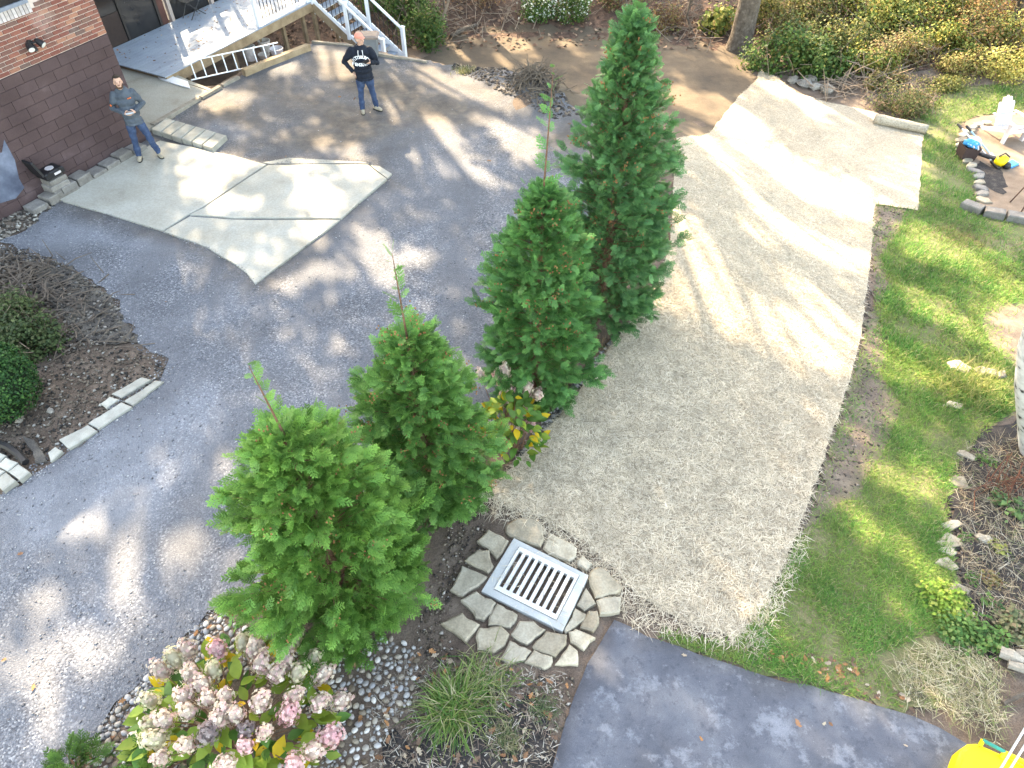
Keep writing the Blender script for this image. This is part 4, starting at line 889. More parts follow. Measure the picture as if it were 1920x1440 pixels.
# patio ring stones
ring = [(1812, 248), (1806, 256), (1801, 265), (1799, 274), (1801, 284), (1806, 293), (1813, 303), (1820, 313), (1826, 323), (1831, 333), (1834, 344), (1837, 355), (1838, 366), (1840, 378), (1822, 241), (1834, 236), (1848, 233)]
for k, (px, py) in enumerate(sorted(ring, key=lambda p: p[1])):
    g = G(px, py); ra_ = random.uniform(-.7, .7); cr, sr = math.cos(ra_), math.sin(ra_); Q = [g + UPV * .07 + np.array([math.cos(a) * .2 * cr * random.uniform(.6, 1.2) - math.sin(a) * .12 * sr, math.cos(a) * .2 * sr + math.sin(a) * .12 * cr * random.uniform(.6, 1.2), random.uniform(-.015, .015)]) for a in np.linspace(0, 6.283, 7)[:-1]]
    tag(MB().prism(Q, .10, .015).build('ring_stone', random.choice(['flagstone', 'old_block', 'rock'])), f'grey edging stone, {ORD[k]} from the back in the curved ring round the sand patio', 'stone', 'stones round the sand patio')
for i, (a, b, lab) in enumerate([((1802, 388), (1838, 402), 'grey stone block at the lower end of the patio ring'), ((1842, 403), (1880, 410), 'stone block in the low wall below the patio'), ((1884, 411), (1935, 420), 'stone block at the right edge of the low patio wall')]):
    A_, B_ = G(*a), G(*b); d = (B_ - A_) / np.linalg.norm(B_ - A_); nn = np.cross(UPV, d); tag(MB().box((A_ + B_) / 2 + UPV * .08, (np.linalg.norm(B_ - A_), .25, .2), (d, nn / np.linalg.norm(nn), np.cross(d, nn)), .02).build('wall_block', 'old_block'), lab, 'stone')
# leftover straw roll
a, b = G(1640, 222, .13), G(1738, 243, .13); d = (b - a) / np.linalg.norm(b - a)
roll = thing('straw_roll', (a + b) / 2 - UPV * .13, 'leftover roll of straw blanket lying on the lawn edge', 'straw roll')
MB().tube([a + (b - a) * t for t in np.linspace(0, 1, 9)], [.13 + random.uniform(-.012, .012) for _ in range(9)], 14).build('rolled_blanket', 'straw', roll, smooth=True)
for e, s in ((a, -1), (b, 1)):
    sp_ = [e + d * .004 * s + (np.cross(d, UPV) * math.cos(t) + UPV * math.sin(t)) * .12 * t / 15 for t in np.linspace(1, 15, 40)]
    MB().tube(sp_, .006, 4).build('spiral_end', 'straw_fibre' if False else 'weathered', roll)
# ------------------------------------------------------------------ arborvitae row
def spray_template(seed, n=5):
    """flat fern-like cedar spray, unit length along x; returns verts, tris, tip factor"""
    rg = np.random.default_rng(seed); V = []; F = []; T = []
    def tri(a, b, c, t):
        k = len(V); V.extend([a, b, c]); F.append((k, k + 1, k + 2)); T.extend(t)
    def blade(p, d, L, w_, t0, t1):
        s = np.array([-d[1], d[0], 0]) * w_; q = p + d * L * .5 + [0, 0, -.02 * L]; e = p + d * L + [0, 0, -.07 * L]
        k = len(V); V.extend([p - s * .5, q - s, e, q + s, p + s * .5]); T.extend([t0, (t0 + t1) / 2, t1, (t0 + t1) / 2, t0]); F.extend([(k, k + 1, k + 4), (k + 1, k + 3, k + 4), (k + 1, k + 2, k + 3)])
    rot = lambda d, a: np.array([d[0] * math.cos(a) - d[1] * math.sin(a), d[0] * math.sin(a) + d[1] * math.cos(a), 0])
    X = np.array([1.0, 0, 0])
    blade(np.zeros(3), X, 1.0, .02, 0, 1)
    for k in range(n):
        f = .12 + .82 * k / n; z = -.10 * f * f
        for s in (-1, 1):
            L = (.52 - .40 * abs(f - .32)) * (1 - f * .45) * rg.uniform(.8, 1.2)
            d = rot(X, s * (R(48) + rg.uniform(-.15, .15)) * (1 - .35 * f)); p = np.array([f, 0, z])
            blade(p, d, L, .034, f * .5, min(1, f * .5 + .55))
            for j in range(2):
                g = .3 + .32 * j
                for s2 in (-1, 1):
                    q = p + d * L * g + [0, 0, -.03 * g]; d2 = rot(d, s2 * R(42)); l2 = L * .42 * (1.1 - g * .6) * rg.uniform(.7, 1.2); s_ = np.array([-d2[1], d2[0], 0]) * .028
                    tri(q - s_, q + d2 * l2 + [0, 0, rg.uniform(-.03, .03)], q + s_, [f * .5 + .2, min(1, f * .5 + .7), f * .5 + .2])
    return np.array(V), np.array(F), np.array(T)
SPR = [spray_template(100 + k) for k in range(4)]
def place_sprays(pos, dirs, size, rg, base, tip, spread=.12):
    allV = []; allF = []; allC = []; off = 0
    n = len(pos); which = rg.integers(0, len(SPR), n)
    up = np.array([0, 0, 1.0])
    for k, (tv, tf, tt) in enumerate(SPR):
        idx = np.where(which == k)[0]
        if not len(idx): continue
        d = dirs[idx]; d = d / np.linalg.norm(d, axis=1, keepdims=True)
        s = np.cross(d, up[None] + rg.normal(0, .55, (len(idx), 3))); s /= np.linalg.norm(s, axis=1, keepdims=True) + 1e-9
        nn = np.cross(d, s)
        nn = np.where(nn[:, 2:3] < 0, -nn, nn)
        sz = size[idx][:, None, None]
        V = pos[idx][:, None] + (tv[None, :, 0:1] * d[:, None] + tv[None, :, 1:2] * s[:, None] + tv[None, :, 2:3] * nn[:, None]) * sz
        v = 1 + rg.uniform(-.28, .28, (len(idx), 1, 1)); hue = rg.uniform(0, 1, (len(idx), 1, 1))
        f = (tt[None, :, None] ** 1.2) * (.55 + .45 * hue)
        C = (np.array(base)[None, None] * (1 - f) + np.array(tip)[None, None] * f) * v
        allV.append(V.reshape(-1, 3)); allC.append(C.reshape(-1, 3))
        allF.append((np.arange(len(idx))[:, None, None] * len(tv) + tf[None]).reshape(-1, 3) + off); off += len(idx) * len(tv)
    return np.concatenate(allV), np.concatenate(allF), np.concatenate(allC)
def arborvitae(base_px, H, rad, leader, label, seed, base, tip, bottom=.04, nl=150, per=15, lean=(0, 0), size=.30, cones=60, maxh=.3, gap=None, expo=.72):
    rg = np.random.default_rng(seed); b = G(*base_px); t = thing('arborvitae', b, label, 'evergreen tree', 'row of arborvitae beside the driveway')
    ax = lambda h: b + np.array([lean[0] * h, lean[1] * h, h])
    def prof(f):
        f = np.clip(f, 0, 1); up_ = np.where(f < maxh, .72 + .28 * np.sin(f / maxh * np.pi / 2), ((1 - f) / (1 - maxh)) ** expo)
        return rad * np.maximum(up_, .05)
    # trunk with limbs
    tr = MB(); tr.tube([ax(h) for h in np.linspace(-.05, H * .95, 8)], list(np.linspace(.075, .015, 8)), 8)
    pos = []; dirs = []; size_ = []
    lump = rg.uniform(.74, 1.18, 64)
    for k in range(nl):
        f = bottom + (.97 - bottom) * ((k + rg.uniform(0, 1)) / nl) ** 1.12; az = k * 2.399 + rg.uniform(-.5, .5)
        rr = float(prof(f)) * lump[int((az % 6.283) / 6.283 * 8) + 8 * int(f * 7.99)] * rg.uniform(.85, 1.1)
        el = R(12 + 40 * f + rg.uniform(-10, 14)); hr = np.array([math.cos(az), math.sin(az), 0])
        endp = ax(f * H) + hr * rr; h0 = max(.03, f * H - rr * math.tan(el) * .75); st_ = ax(h0)
        bd = endp - st_; tr.tube([st_, st_ + bd * .5 - UPV * .02, endp - bd * .12], [.010, .006, .003], 4, cap=False)
        bn = bd / np.linalg.norm(bd); L = np.linalg.norm(bd)
        m = max(6, int(per * (.5 + .8 * rr / rad)))
        for j in range(m):
            g = 1 - .62 * rg.uniform(0, 1) ** 1.6
            p = st_ + bd * g + rg.normal(0, .035, 3)
            d = bn * rg.uniform(.5, 1.0) + hr * .35 + rg.normal(0, .46, 3) + UPV * rg.uniform(-.05, .45)
            pos.append(p); dirs.append(d); size_.append(size * rg.uniform(.6, 1.1) * (.62 + .38 * min(1, rr / rad * 1.3)))
    for k in range(int(nl * 6.5)):      # short inner sprays along the stem
        f = bottom + (.97 - bottom) * rg.uniform(0, 1); az = rg.uniform(0, 6.283); hr = np.array([math.cos(az), math.sin(az), 0])
        pos.append(ax(f * H) + hr * float(prof(f)) * rg.uniform(.08, .62)); dirs.append(hr * rg.uniform(.3, 1) + UPV * rg.uniform(.4, 1.1) + rg.normal(0, .3, 3)); size_.append(size * rg.uniform(.6, 1.0))
    # leader
    if leader > 0:
        top = ax(H * .95); lp = [top + np.array([leader_lean[0] * q, leader_lean[1] * q, leader * q]) for q in np.linspace(0, 1, 5)]
        tr.tube(lp, [.014, .011, .009, .006, .003], 5)
        for q in np.linspace(.0, 1, 22):
            p = top + np.array([leader_lean[0] * q, leader_lean[1] * q, leader * q]); a = rg.uniform(0, 6.28)
            pos.append(p); dirs.append(np.array([math.cos(a), math.sin(a), rg.uniform(.5, 1.3)])); size_.append(rg.uniform(.10, .24) * (1.1 - .4 * q))
    pos, dirs, size_ = np.array(pos), np.array(dirs), np.array(size_)
    if gap is not None:      # a place where the bare trunk shows
        az = np.arctan2(pos[:, 1] - b[1], pos[:, 0] - b[0]); k = ~((np.abs((az - gap[0] + np.pi) % (2 * np.pi) - np.pi) < gap[1]) & (pos[:, 2] - b[2] < gap[3] * H) & (pos[:, 2] - b[2] > gap[2] * H)); pos, dirs, size_ = pos[k], dirs[k], size_[k]
    tr.build('trunk', 'cedar_bark', t, smooth=True)
    V, F, C = place_sprays(pos, dirs, size_, rg, base, tip)
    npmesh('crown', V, F, 'cedar', t, col=C)
    cm = MB(); 
    for k in rg.choice(len(pos), cones):
        if pos[k][2] - b[2] < H * .35: continue
        for j in range(6):
            c = pos[k] + dirs[k] / np.linalg.norm(dirs[k]) * size_[k] * rg.uniform(.4, 1.0) + rg.normal(0, .03, 3); cm.blob(c, (.009, .009, .013), int(j), .2, 5, 4)
    if cm.v:
        o = cm.build('seed_cones', flat('seed_cone', (.25, .115, .05), .9, .3), t); o['kind'] = 'stuff'
    print(label[:20], len(pos), len(F)); return t
leader_lean = (-.10, .04)
arborvitae((650, 1128), 3.25, .93, .85, 'nearest bright green arborvitae with a bare leader shoot above the hydrangea', 1, (.055, .170, .032), (.22, .42, .085), nl=215, per=21, size=.215, cones=150, maxh=.36, expo=.50)
leader_lean = (-.03, .03)
arborvitae((808, 935), 3.05, .78, 1.05, 'second arborvitae from the front, rusty with seed cones, beside the small hydrangea', 2, (.050, .160, .040), (.21, .42, .095), nl=200, per=19, size=.205, cones=230, maxh=.38, expo=.50)
leader_lean = (.06, .05)
arborvitae((1005, 735), 3.55, .78, 1.45, 'third arborvitae from the front with bare trunk showing at its foot', 3, (.042, .150, .045), (.17, .40, .105), nl=215, per=19, size=.20, cones=170, maxh=.38, expo=.56, gap=(R(-95), .22, .10, .27))
leader_lean = (.0, .0)
arborvitae((1125, 592), 4.85, .92, .35, 'tallest dark green arborvitae at the far end of the row', 4, (.040, .140, .052), (.17, .38, .125), nl=350, per=18, size=.20, cones=220, maxh=.30, expo=.62)
# low juniper tip at the lower left edge
def bush_sprays(base, rx, ry, h, n, seed, cb, ct, name, label, cat, size=.2):
    rg = np.random.default_rng(seed); t = thing(name, base, label, cat); u = rg.normal(0, 1, (n, 3)); u[:, 2] = np.abs(u[:, 2]); u /= np.linalg.norm(u, axis=1, keepdims=True)
    r_ = rg.uniform(.35, 1, n) ** .5; pos = base + u * r_[:, None] * [rx, ry, h] ; dirs = u + rg.normal(0, .35, (n, 3)) + [0, 0, .3]
    V, F, C = place_sprays(pos, dirs, size * rg.uniform(.6, 1.2, n), rg, cb, ct); npmesh('foliage', V, F, 'cedar', t, col=C)
    mb = MB()
    for k in range(0, n, max(1, n // 14)): mb.tube([base, base + (pos[k] - base) * .5 + UPV * .03, pos[k]], [.015, .01, .004], 4)
    mb.build('stems', 'cedar_bark', t); return t
bush_sprays(GZ(295, 1428, .3) * [1, 1, 0], .34, .28, .50, 190, 71, (.03, .085, .02), (.13, .25, .05), 'juniper', 'feathery green juniper tip cut by the lower left edge on the pebbles', 'shrub', .2)
bush_sprays(GZ(130, 1432, .25) * [1, 1, 0], .25, .22, .38, 110, 72, (.03, .085, .02), (.13, .25, .05), 'juniper', 'small juniper sprig at the lower left corner on the gravel', 'shrub', .18)

# ------------------------------------------------------------------ leaves and shrubs
def leaf_cards(pos, nrm, size, rg, cols, aspect=.5, fold=.25):
    """pointed leaves: 4 tris folded on the midrib"""
    n = len(pos); nrm = nrm / (np.linalg.norm(nrm, axis=1, keepdims=True) + 1e-9)
    a = np.cross(nrm, rg.normal(0, 1, (n, 3))); a /= np.linalg.norm(a, axis=1, keepdims=True) + 1e-9; b = np.cross(nrm, a)
    s = size[:, None]
    m = pos; e = pos + a * s; q = pos + a * s * .45
    l = q + b * s * aspect + nrm * s * fold * .5; r_ = q - b * s * aspect + nrm * s * fold * .5; e = e - nrm * s * .12
    V = np.stack([m, r_, e, l], 1).reshape(-1, 3); k = np.arange(n)[:, None] * 4
    F = np.concatenate([k + [[0, 1, 2]], k + [[0, 2, 3]]], 0)
    return V, F, np.repeat(cols, 4, 0)
def lobed_leaves(pos, nrm, size, rg, cols):
    n = len(pos); nrm = nrm / np.linalg.norm(nrm, axis=1, keepdims=True); a = np.cross(nrm, rg.normal(0, 1, (n, 3))); a /= np.linalg.norm(a, axis=1, keepdims=True); b = np.cross(nrm, a)
    out = [(-.5, 0), (-.3, .16), (-.12, .34), (-.02, .15), (.16, .36), (.24, .14), (.42, .2), (.55, 0), (.40, -.17), (.22, -.13), (.14, -.33), (-.04, -.16), (-.14, -.30), (-.3, -.14)]
    V = [pos + nrm * 0.0]; m = len(out)
    for x_, y_ in out: V.append(pos + (a * x_ + b * y_) * size[:, None] * rg.uniform(.8, 1.2, (n, 1)) + nrm * (size * rg.uniform(-.1, .3, n) * (abs(x_) + abs(y_)))[:, None])
    V = np.stack(V, 1).reshape(-1, 3); f = np.array([[0, 1 + i, 1 + (i + 1) % m] for i in range(m)]); F = (np.arange(n)[:, None, None] * (m + 1) + f[None]).reshape(-1, 3)
    return V, F, np.repeat(cols, m + 1, 0)
GREEN = [(.035, .085, .02), (.06, .13, .03), (.10, .17, .04), (.18, .20, .05)]
def shrub(base, rx, ry, h, n, seed, pal, wts, label, size=.09, name='shrub', cat='shrub', stems=9, low=.1, flowers=None, group=None, twiggy=0):
    rg = np.random.default_rng(seed); t = thing(name, base, label, cat, group)
    nl = 16; cl = rg.normal(0, 1, (nl, 3)); cl[:, 2] = np.abs(cl[:, 2]) * .8; cl /= np.linalg.norm(cl, axis=1, keepdims=True); cl *= rg.uniform(.35, .85, (nl, 1))
    w_ = rg.integers(0, nl, n); u = cl[w_] + rg.normal(0, .17, (n, 3)); u[:, 2] = np.clip(u[:, 2], -.1, 1.15)
    pos = base + u * [rx, ry, h] + [0, 0, low * h]
    pos[:, 2] = np.maximum(pos[:, 2], zt(pos[:, 0], pos[:, 1]) + .02)
    nr = u + rg.normal(0, .6, (n, 3)) + [0, 0, .7]
    V, F, C = leaf_cards(pos, nr, size * rg.uniform(.6, 1.3, n), rg, pick(rg, n, pal, wts, .3)); npmesh('foliage', V, F, 'foliage', t, col=C)
    mb = MB()
    for k in range(stems):
        e = base + cl[k % nl] * [rx, ry, h] * 1.05 + [0, 0, low * h]; m = base + (e - base) * .5 + rg.normal(0, .05, 3) + [0, 0, .1 * h]
        mb.tube([base + rg.normal(0, .04, 3) * [1, 1, 0] - [0, 0, .05], m, e], [.018 * h + .006, .012 * h + .004, .004], 5)
    for k in range(twiggy):
        d = rg.normal(0, 1, 3); d[2] = abs(d[2]) + .3; d /= np.linalg.norm(d); p = base + rg.normal(0, .5, 3) * [rx, ry, 0]; p[2] = zf(p[0], p[1]); mb.tube([p, p + d * h * .6 + rg.normal(0, .08, 3), p + d * h * rg.uniform(.9, 1.3)], [.010, .007, .003], 4)
    so_ = mb.build('stems', 'stick' if twiggy else 'bark', t)
    if twiggy: so_['kind'] = 'stuff'
    if flowers:
        k = rg.choice(n, flowers[0]); V, F, C = leaf_cards(pos[k] + nr[k] / np.linalg.norm(nr[k], axis=1, keepdims=True) * .05, rg.normal(0, 1, (len(k), 3)) + [0, 0, 1], np.full(len(k), flowers[2]), rg, pick(rg, len(k), [flowers[1]], [1], .1), .7)
        npmesh('blossoms', V, F, 'petal', t, col=C)['kind'] = 'stuff'
    return t
# boxwood ball
def boxwood(base, r, seed, label):
    rg = np.random.default_rng(seed); t = thing('boxwood', base, label, 'shrub'); n = 9000
    u = rg.normal(0, 1, (n, 3)); u /= np.linalg.norm(u, axis=1, keepdims=True); u[:, 2] = np.where(u[:, 2] < -.55, -u[:, 2], u[:, 2])
    lum = 1 + .05 * np.sin(u[:, 0] * 9 + 2) * np.sin(u[:, 1] * 8) + .05 * np.sin(u[:, 2] * 11 + u[:, 0] * 7)
    pos = base + UPV * r * .78 + u * (r * lum * rg.uniform(.86, 1.02, n))[:, None]
    V, F, C = leaf_cards(pos, u + rg.normal(0, .55, (n, 3)), rg.uniform(.025, .05, n), rg, pick(rg, n, [(.022, .075, .025), (.04, .12, .032), (.075, .17, .045)], [3, 3, 1.2], .25), .45); npmesh('foliage', V, F, 'foliage', t, col=C)
    MB().blob(base + UPV * r * .78, r * .84, 5, .03, 14, 9).build('inner_core', flat('inner_green', (.015, .03, .012), .9), t)  # solid dark green core filling the ball behind the leaves
    MB().tube([base - UPV * .05, base + UPV * r * .5], [.05, .03], 7).build('trunk', 'bark', t)
boxwood(G(8, 790) + np.array([-.10, .25, 0]), .62, 81, 'clipped round boxwood at the left edge')
gb = lambda x, y: G(x, y)
shrub(gb(75, 650), .65, .5, .55, 2600, 82, [(.045, .075, .03), (.075, .115, .04), (.12, .14, .06)], [3, 3, 1], 'grey green spreading shrub behind the boxwood', .05, twiggy=10)
shrub(gb(20, 610), .6, .5, .6, 2300, 83, [(.045, .07, .028), (.08, .11, .04), (.13, .13, .07)], [3, 3, 1], 'scrubby shrub at the left edge under the earth mound', .05, twiggy=14)
# dead brush over the mound: sticks
def sticks(name, label, px_list, n, seed, L=(.3, .9), r=.006, spread=.5, cat='brush', upz=.25, mat='stick'):
    rg = np.random.default_rng(seed); mb = MB(); base = G(*px_list[0]); 
    for k in range(n):
        g = G(*px_list[rg.integers(0, len(px_list))]) + rg.normal(0, spread, 3) * [1, 1, 0]; g[2] = zf(g[0], g[1]) + rg.uniform(.01, .16)
        d = rg.normal(0, 1, 3); d[2] = abs(d[2]) * upz; d /= np.linalg.norm(d); l = rg.uniform(*L); b = rg.normal(0, .10 * l, 3)
        mb.tube([g - d * l / 2, g + b, g + d * l / 2 + rg.normal(0, .05, 3)], [r * rg.uniform(.7, 1.5), r, r * .4], 4)
    t = thing(name, base, label, cat); mb.build('twigs', mat, t); return t
sticks('brush_heap', 'tangle of dead roots and twigs on the left earth mound', [(20, 520), (60, 545), (100, 575), (30, 560), (140, 620)], 240, 84, (.2, .8), .011, .40, mat=flat('dark_twig', (.13, .10, .08), .95, .4, 8))
sticks('root_ball', 'torn root mass on the edge of the upper gravel', [(1000, 145), (1015, 160), (985, 150), (1030, 170)], 170, 85, (.25, .8), .012, .22, upz=.9, mat=flat('root', (.14, .11, .085), .95, .4, 8))
sticks('brush_pile', 'pile of bare pale branches above the straw roll', [(1590, 160), (1610, 152), (1640, 150), (1575, 172)], 90, 86, (.6, 2.2), .016, .45, upz=.6)
sticks('fallen_twigs', 'scatter of dead twigs under the bushes at the back left', [(860, 40), (900, 30), (950, 25), (830, 60)], 90, 87, (.5, 2.2), .012, .7, upz=.7)
sticks('fallen_twigs', 'tangled dead branches left of the big tree trunk', [(1260, 40), (1300, 30), (1290, 60), (1330, 60)], 110, 88, (.5, 2.0), .014, .6, upz=.8)
rg = np.random.default_rng(90)
BROWNL = [(.12, .07, .04), (.18, .11, .055), (.22, .17, .07)]
YG = [(.075, .13, .03), (.14, .19, .045), (.24, .25, .06), (.30, .24, .07)]
bgs = [((800, 86), .8, .7, 1.15, 2600, GREEN, [3, 3, 1, .3], 'dark green bush beside the deck stairs post', .09, None),
 ((770, 40), .9, .8, 1.3, 2200, GREEN, [3, 3, 2, .3], 'taller leafy bush behind the deck stairs', .10, None),
 ((1010, 30), .8, .6, 1.0, 2000, GREEN, [2, 3, 1, .2], 'bush dotted with white blossom behind the graded dirt', .08, (420, (.72, .74, .66), .07)),
 ((1075, 34), .8, .6, .9, 1800, GREEN, [2, 3, 2, .5], 'white flowering bush left of the tallest evergreen', .08, (300, (.7, .72, .62), .06)),
 ((1250, 55), .7, .6, .8, 1100, BROWNL + [(.16, .2, .06)], [2, 2, 2, 1], 'thin yellowing bush right of the tallest evergreen', .08, None),
 ((1345, 60), .55, .5, 1.0, 700, YG, [2, 3, 2, .4], 'pale large-leaved sapling just left of the big trunk', .16, None),
 ((1465, 125), .9, .6, .9, 2200, GREEN, [2, 3, 2, 1], 'green bramble right of the big trunk', .11, None),
 ((1545, 140), .9, .6, .9, 2000, GREEN, [2, 3, 2, .6], 'leafy vine thicket behind the rubble row', .12, None),
 ((1625, 130), .9, .7, .8, 1700, YG, [3, 3, 2, .6], 'light green thicket behind the branch pile', .10, None),
 ((1700, 205), 1.1, .7, .65, 3200, [(.075, .11, .035), (.13, .15, .05), (.20, .15, .08)], [3, 3, 2], 'low rounded shrub between straw roll and brush pile', .06, None),
 ((1455, 50), 1.0, .8, 1.2, 2300, [(.07, .10, .03), (.15, .17, .045), (.24, .22, .07)], [2, 3, 2], 'sunlit olive thicket directly right of the big trunk', .09, None),
 ((1530, 45), 1.1, .8, 1.2, 2300, [(.07, .10, .03), (.13, .14, .045), (.17, .12, .06)], [2, 3, 2], 'olive and brown thicket on the back slope', .09, None),
 ((1620, 55), 1.2, .9, 1.3, 2400, YG, [2, 3, 2, 1], 'yellow green thicket in the middle of the back slope', .10, None),
 ((1720, 60), 1.2, .9, 1.3, 2400, YG, [3, 3, 2, .4], 'bright green bush on the back slope left of the stumps', .10, None),
 ((1800, 75), 1.1, .9, 1.0, 1800, [(.10, .13, .04), (.2, .18, .06), (.26, .16, .07)], [2, 2, 2], 'rust and green thicket on the upper right slope', .09, None),
 ((1880, 40), 1.2, .9, 1.2, 1900, [(.22, .15, .06), (.28, .2, .07), (.16, .16, .05)], [3, 2, 1], 'orange brown bush at the top right corner', .09, None),
 ((1890, 140), 1.2, .7, .9, 2800, [(.16, .19, .05), (.28, .29, .08), (.38, .36, .12)], [2, 3, 2], 'pale yellow green bush at the right edge behind the chair', .08, None),
 ((1800, 135), 1.1, .6, .6, 2000, [(.12, .15, .04), (.22, .22, .07), (.24, .18, .08)], [2, 3, 2], 'low yellowing weeds behind the sand patio', .07, None),
 ((1560, 5), 1.4, 1.0, 1.6, 2400, YG, [2, 3, 2, 1], 'tall yellow green bush at the very top right of the trunk', .11, None),
 ((1690, 0), 1.4, 1.0, 1.7, 2400, YG, [3, 3, 2, .5], 'tall light green bush at the top edge', .11, None),
 ((1790, -5), 1.3, 1.0, 1.4, 2000, BROWNL + [(.16, .18, .05)], [2, 3, 2, 2], 'tall brown bush at the top edge near the right corner', .10, None),
 ((900, 5), 1.2, .9, .8, 900, BROWNL, [2, 2, 1], 'sparse brown bush on the leaf litter at the top', .07, None),
 ((1170, 10), 1.1, .9, .9, 1400, BROWNL + [(.1, .14, .04)], [2, 2, 1, 2], 'brown bush hidden behind the tallest evergreen', .08, None),
 ((1500, 165 - 45), .5, .4, .5, 700, GREEN, [2, 3, 2, 1], 'small glossy vine clump above the grey boulders', .11, None),
 ((1500, 85), 1.0, .6, .7, 1700, [(.07, .11, .03), (.14, .16, .05), (.2, .16, .07)], [2, 3, 1], 'mid-slope olive bush between the trunk and the vine thicket', .09, None),
 ((1590, 95), 1.0, .6, .7, 1700, [(.06, .10, .03), (.12, .15, .045), (.2, .2, .06)], [2, 3, 2], 'mid-slope bush above the branch pile', .09, None),
 ((1680, 120), 1.0, .6, .6, 1700, [(.10, .12, .04), (.17, .16, .06), (.22, .15, .08)], [2, 3, 2], 'mid-slope brownish bush above the low rounded shrub', .08, None),
 ((1755, 105), 1.0, .6, .7, 1600, YG, [3, 3, 2, 1], 'mid-slope light green bush left of the yellowing weeds', .09, None),
 ((1850, 90), 1.0, .6, .7, 1600, [(.12, .14, .04), (.22, .22, .06), (.26, .16, .07)], [2, 3, 2], 'mid-slope yellow and rust bush below the orange one', .09, None),
 ((1930, 90), 1.1, .6, .8, 1500, YG, [2, 3, 3, 1], 'mid-slope yellow green bush cut by the right edge', .09, None),
 ((1660, 160), .8, .5, .5, 1300, [(.09, .12, .04), (.16, .16, .06), (.24, .18, .1)], [2, 3, 2], 'low weeds right behind the branch pile', .07, None),
 ((1770, 165), .9, .4, .35, 1400, [(.12, .16, .04), (.2, .21, .07)], [2, 3], 'low weed strip at the back edge of the lawn', .06, None),
 ((700, 15), 1.0, .7, .9, 1200, GREEN, [3, 3, 1, .3], 'green growth seen through the stair balusters', .09, None)]
for i, (p, rx, ry, h, n, pal, wts, lab, sz, fl) in enumerate(bgs):
    big_ = p[0] > 1400 and p[1] < 130; q_ = 1.3 if big_ else 1.0
    shrub(G(*p), rx * q_, ry * q_, h * q_ * 1.1, int(n * q_ * 1.25), 200 + i, [(c_[0] * 1.15, c_[1] * 1.02, c_[2]) for c_ in pal], wts, lab, sz * .8, 'bush', 'bush', flowers=fl, group='bushes at the edge of the woods', twiggy=16 if big_ else 6)
# leaf litter leaves
x, y = scatter([(-9, 23.5), (9, 23.5), (14, 21), (20, 22), (22, 36), (-14, 36)], 9000, 91); rg = np.random.default_rng(91); n = len(x)
V, F, C = leaf_cards(np.stack([x, y, zt(x, y) + .02], 1), rg.normal(0, .35, (n, 3)) + [0, 0, 1], rg.uniform(.08, .18, n), rg, pick(rg, n, [(.16, .085, .055), (.24, .14, .09), (.09, .05, .035), (.30, .20, .13)], [3, 3, 3, 1], .25))
tag(npmesh('fallen_leaves', V, F, 'chip', col=C), 'brown fallen leaves covering the woodland floor', 'fallen leaves', kind='stuff')
rg = np.random.default_rng(92); L1 = []
for P_, n in ((ASPH, 9), (XY(Gs([(1380, 1215), (1700, 1335), (1760, 1350), (1600, 1240)])), 60), (XY(Gs([(760, 1180), (1080, 1280), (1040, 1430), (700, 1430)])), 70), (PEB, 45), (XY(Gs([(240, 100), (600, 0), (700, 0), (340, 130)])), 0), (GRAVEL, 25)):
    if n: a, b = scatter(P_, n, 92 + n); L1.append(np.stack([a, b, zt(a, b) + .03], 1))
dk = [dpt(rg.uniform(.3, DLEN - .5), rg.uniform(.3, DD - .1), DZ + .006) for _ in range(150)]
P_ = np.concatenate(L1 + [np.array(dk)]); n = len(P_)
V, F, C = lobed_leaves(P_, rg.normal(0, .25, (n, 3)) + [0, 0, 1], np.r_[rg.uniform(.04, .10, n - 150), rg.uniform(.04, .08, 150)], rg, pick(rg, n, [(.22, .11, .06), (.34, .16, .07), (.13, .08, .055), (.38, .30, .22)], [3, 2, 3, 2], .2))
tag(npmesh('scattered_leaves', V, F, 'chip', col=C), 'dry autumn leaves scattered over deck, beds and asphalt', 'fallen leaves', kind='stuff')

# ------------------------------------------------------------------ hydrangeas
def floret_head(seed, cols, r=.09, n=130):
    rg = np.random.default_rng(seed); u = rg.normal(0, 1, (n, 3)); u[:, 2] += .25; u /= np.linalg.norm(u, axis=1, keepdims=True); u[:, 2] *= 1.25
    lm = 1 + .16 * np.sin(u[:, 0] * 5 + seed) * np.sin(u[:, 1] * 6) + .12 * np.sin(u[:, 2] * 7 + seed)
    pos = u * (r * lm * rg.uniform(.80, 1.12, n))[:, None]; Vs = []; Fs = []; Cs = []; cc_ = pick(rg, n, cols[0], cols[1], .2)
    for i in range(n):
        nn = u[i] / np.linalg.norm(u[i]) + rg.normal(0, .25, 3); nn /= np.linalg.norm(nn); a = np.cross(nn, rg.normal(0, 1, 3)); a /= np.linalg.norm(a); b = np.cross(nn, a); s = r * rg.uniform(.17, .25)
        for q in range(4):
            t_ = q * math.pi / 2; d = a * math.cos(t_) + b * math.sin(t_); e = b * math.cos(t_) - a * math.sin(t_); k = len(Vs)
            Vs += [pos[i], pos[i] + d * s * .6 - e * s * .42 + nn * s * .1, pos[i] + d * s, pos[i] + d * s * .6 + e * s * .42 + nn * s * .1]; Fs.append((k, k + 1, k + 2, k + 3)); Cs += [cc_[i]] * 4
    cb = MB().blob((0, 0, r * .1), (r * .74, r * .74, r * .9), seed, .04, 9, 7); k = len(Vs); m_ = np.mean(cc_, 0) * .8
    Vs += [np.array(v) for v in cb.v]; Cs += [m_] * len(cb.v); Fs += [tuple(i + k for i in (q if len(q) == 4 else (q[0], q[1], q[2], q[2]))) for q in cb.f if len(q) == 4]
    return np.array(Vs), np.array(Fs), np.array(Cs)
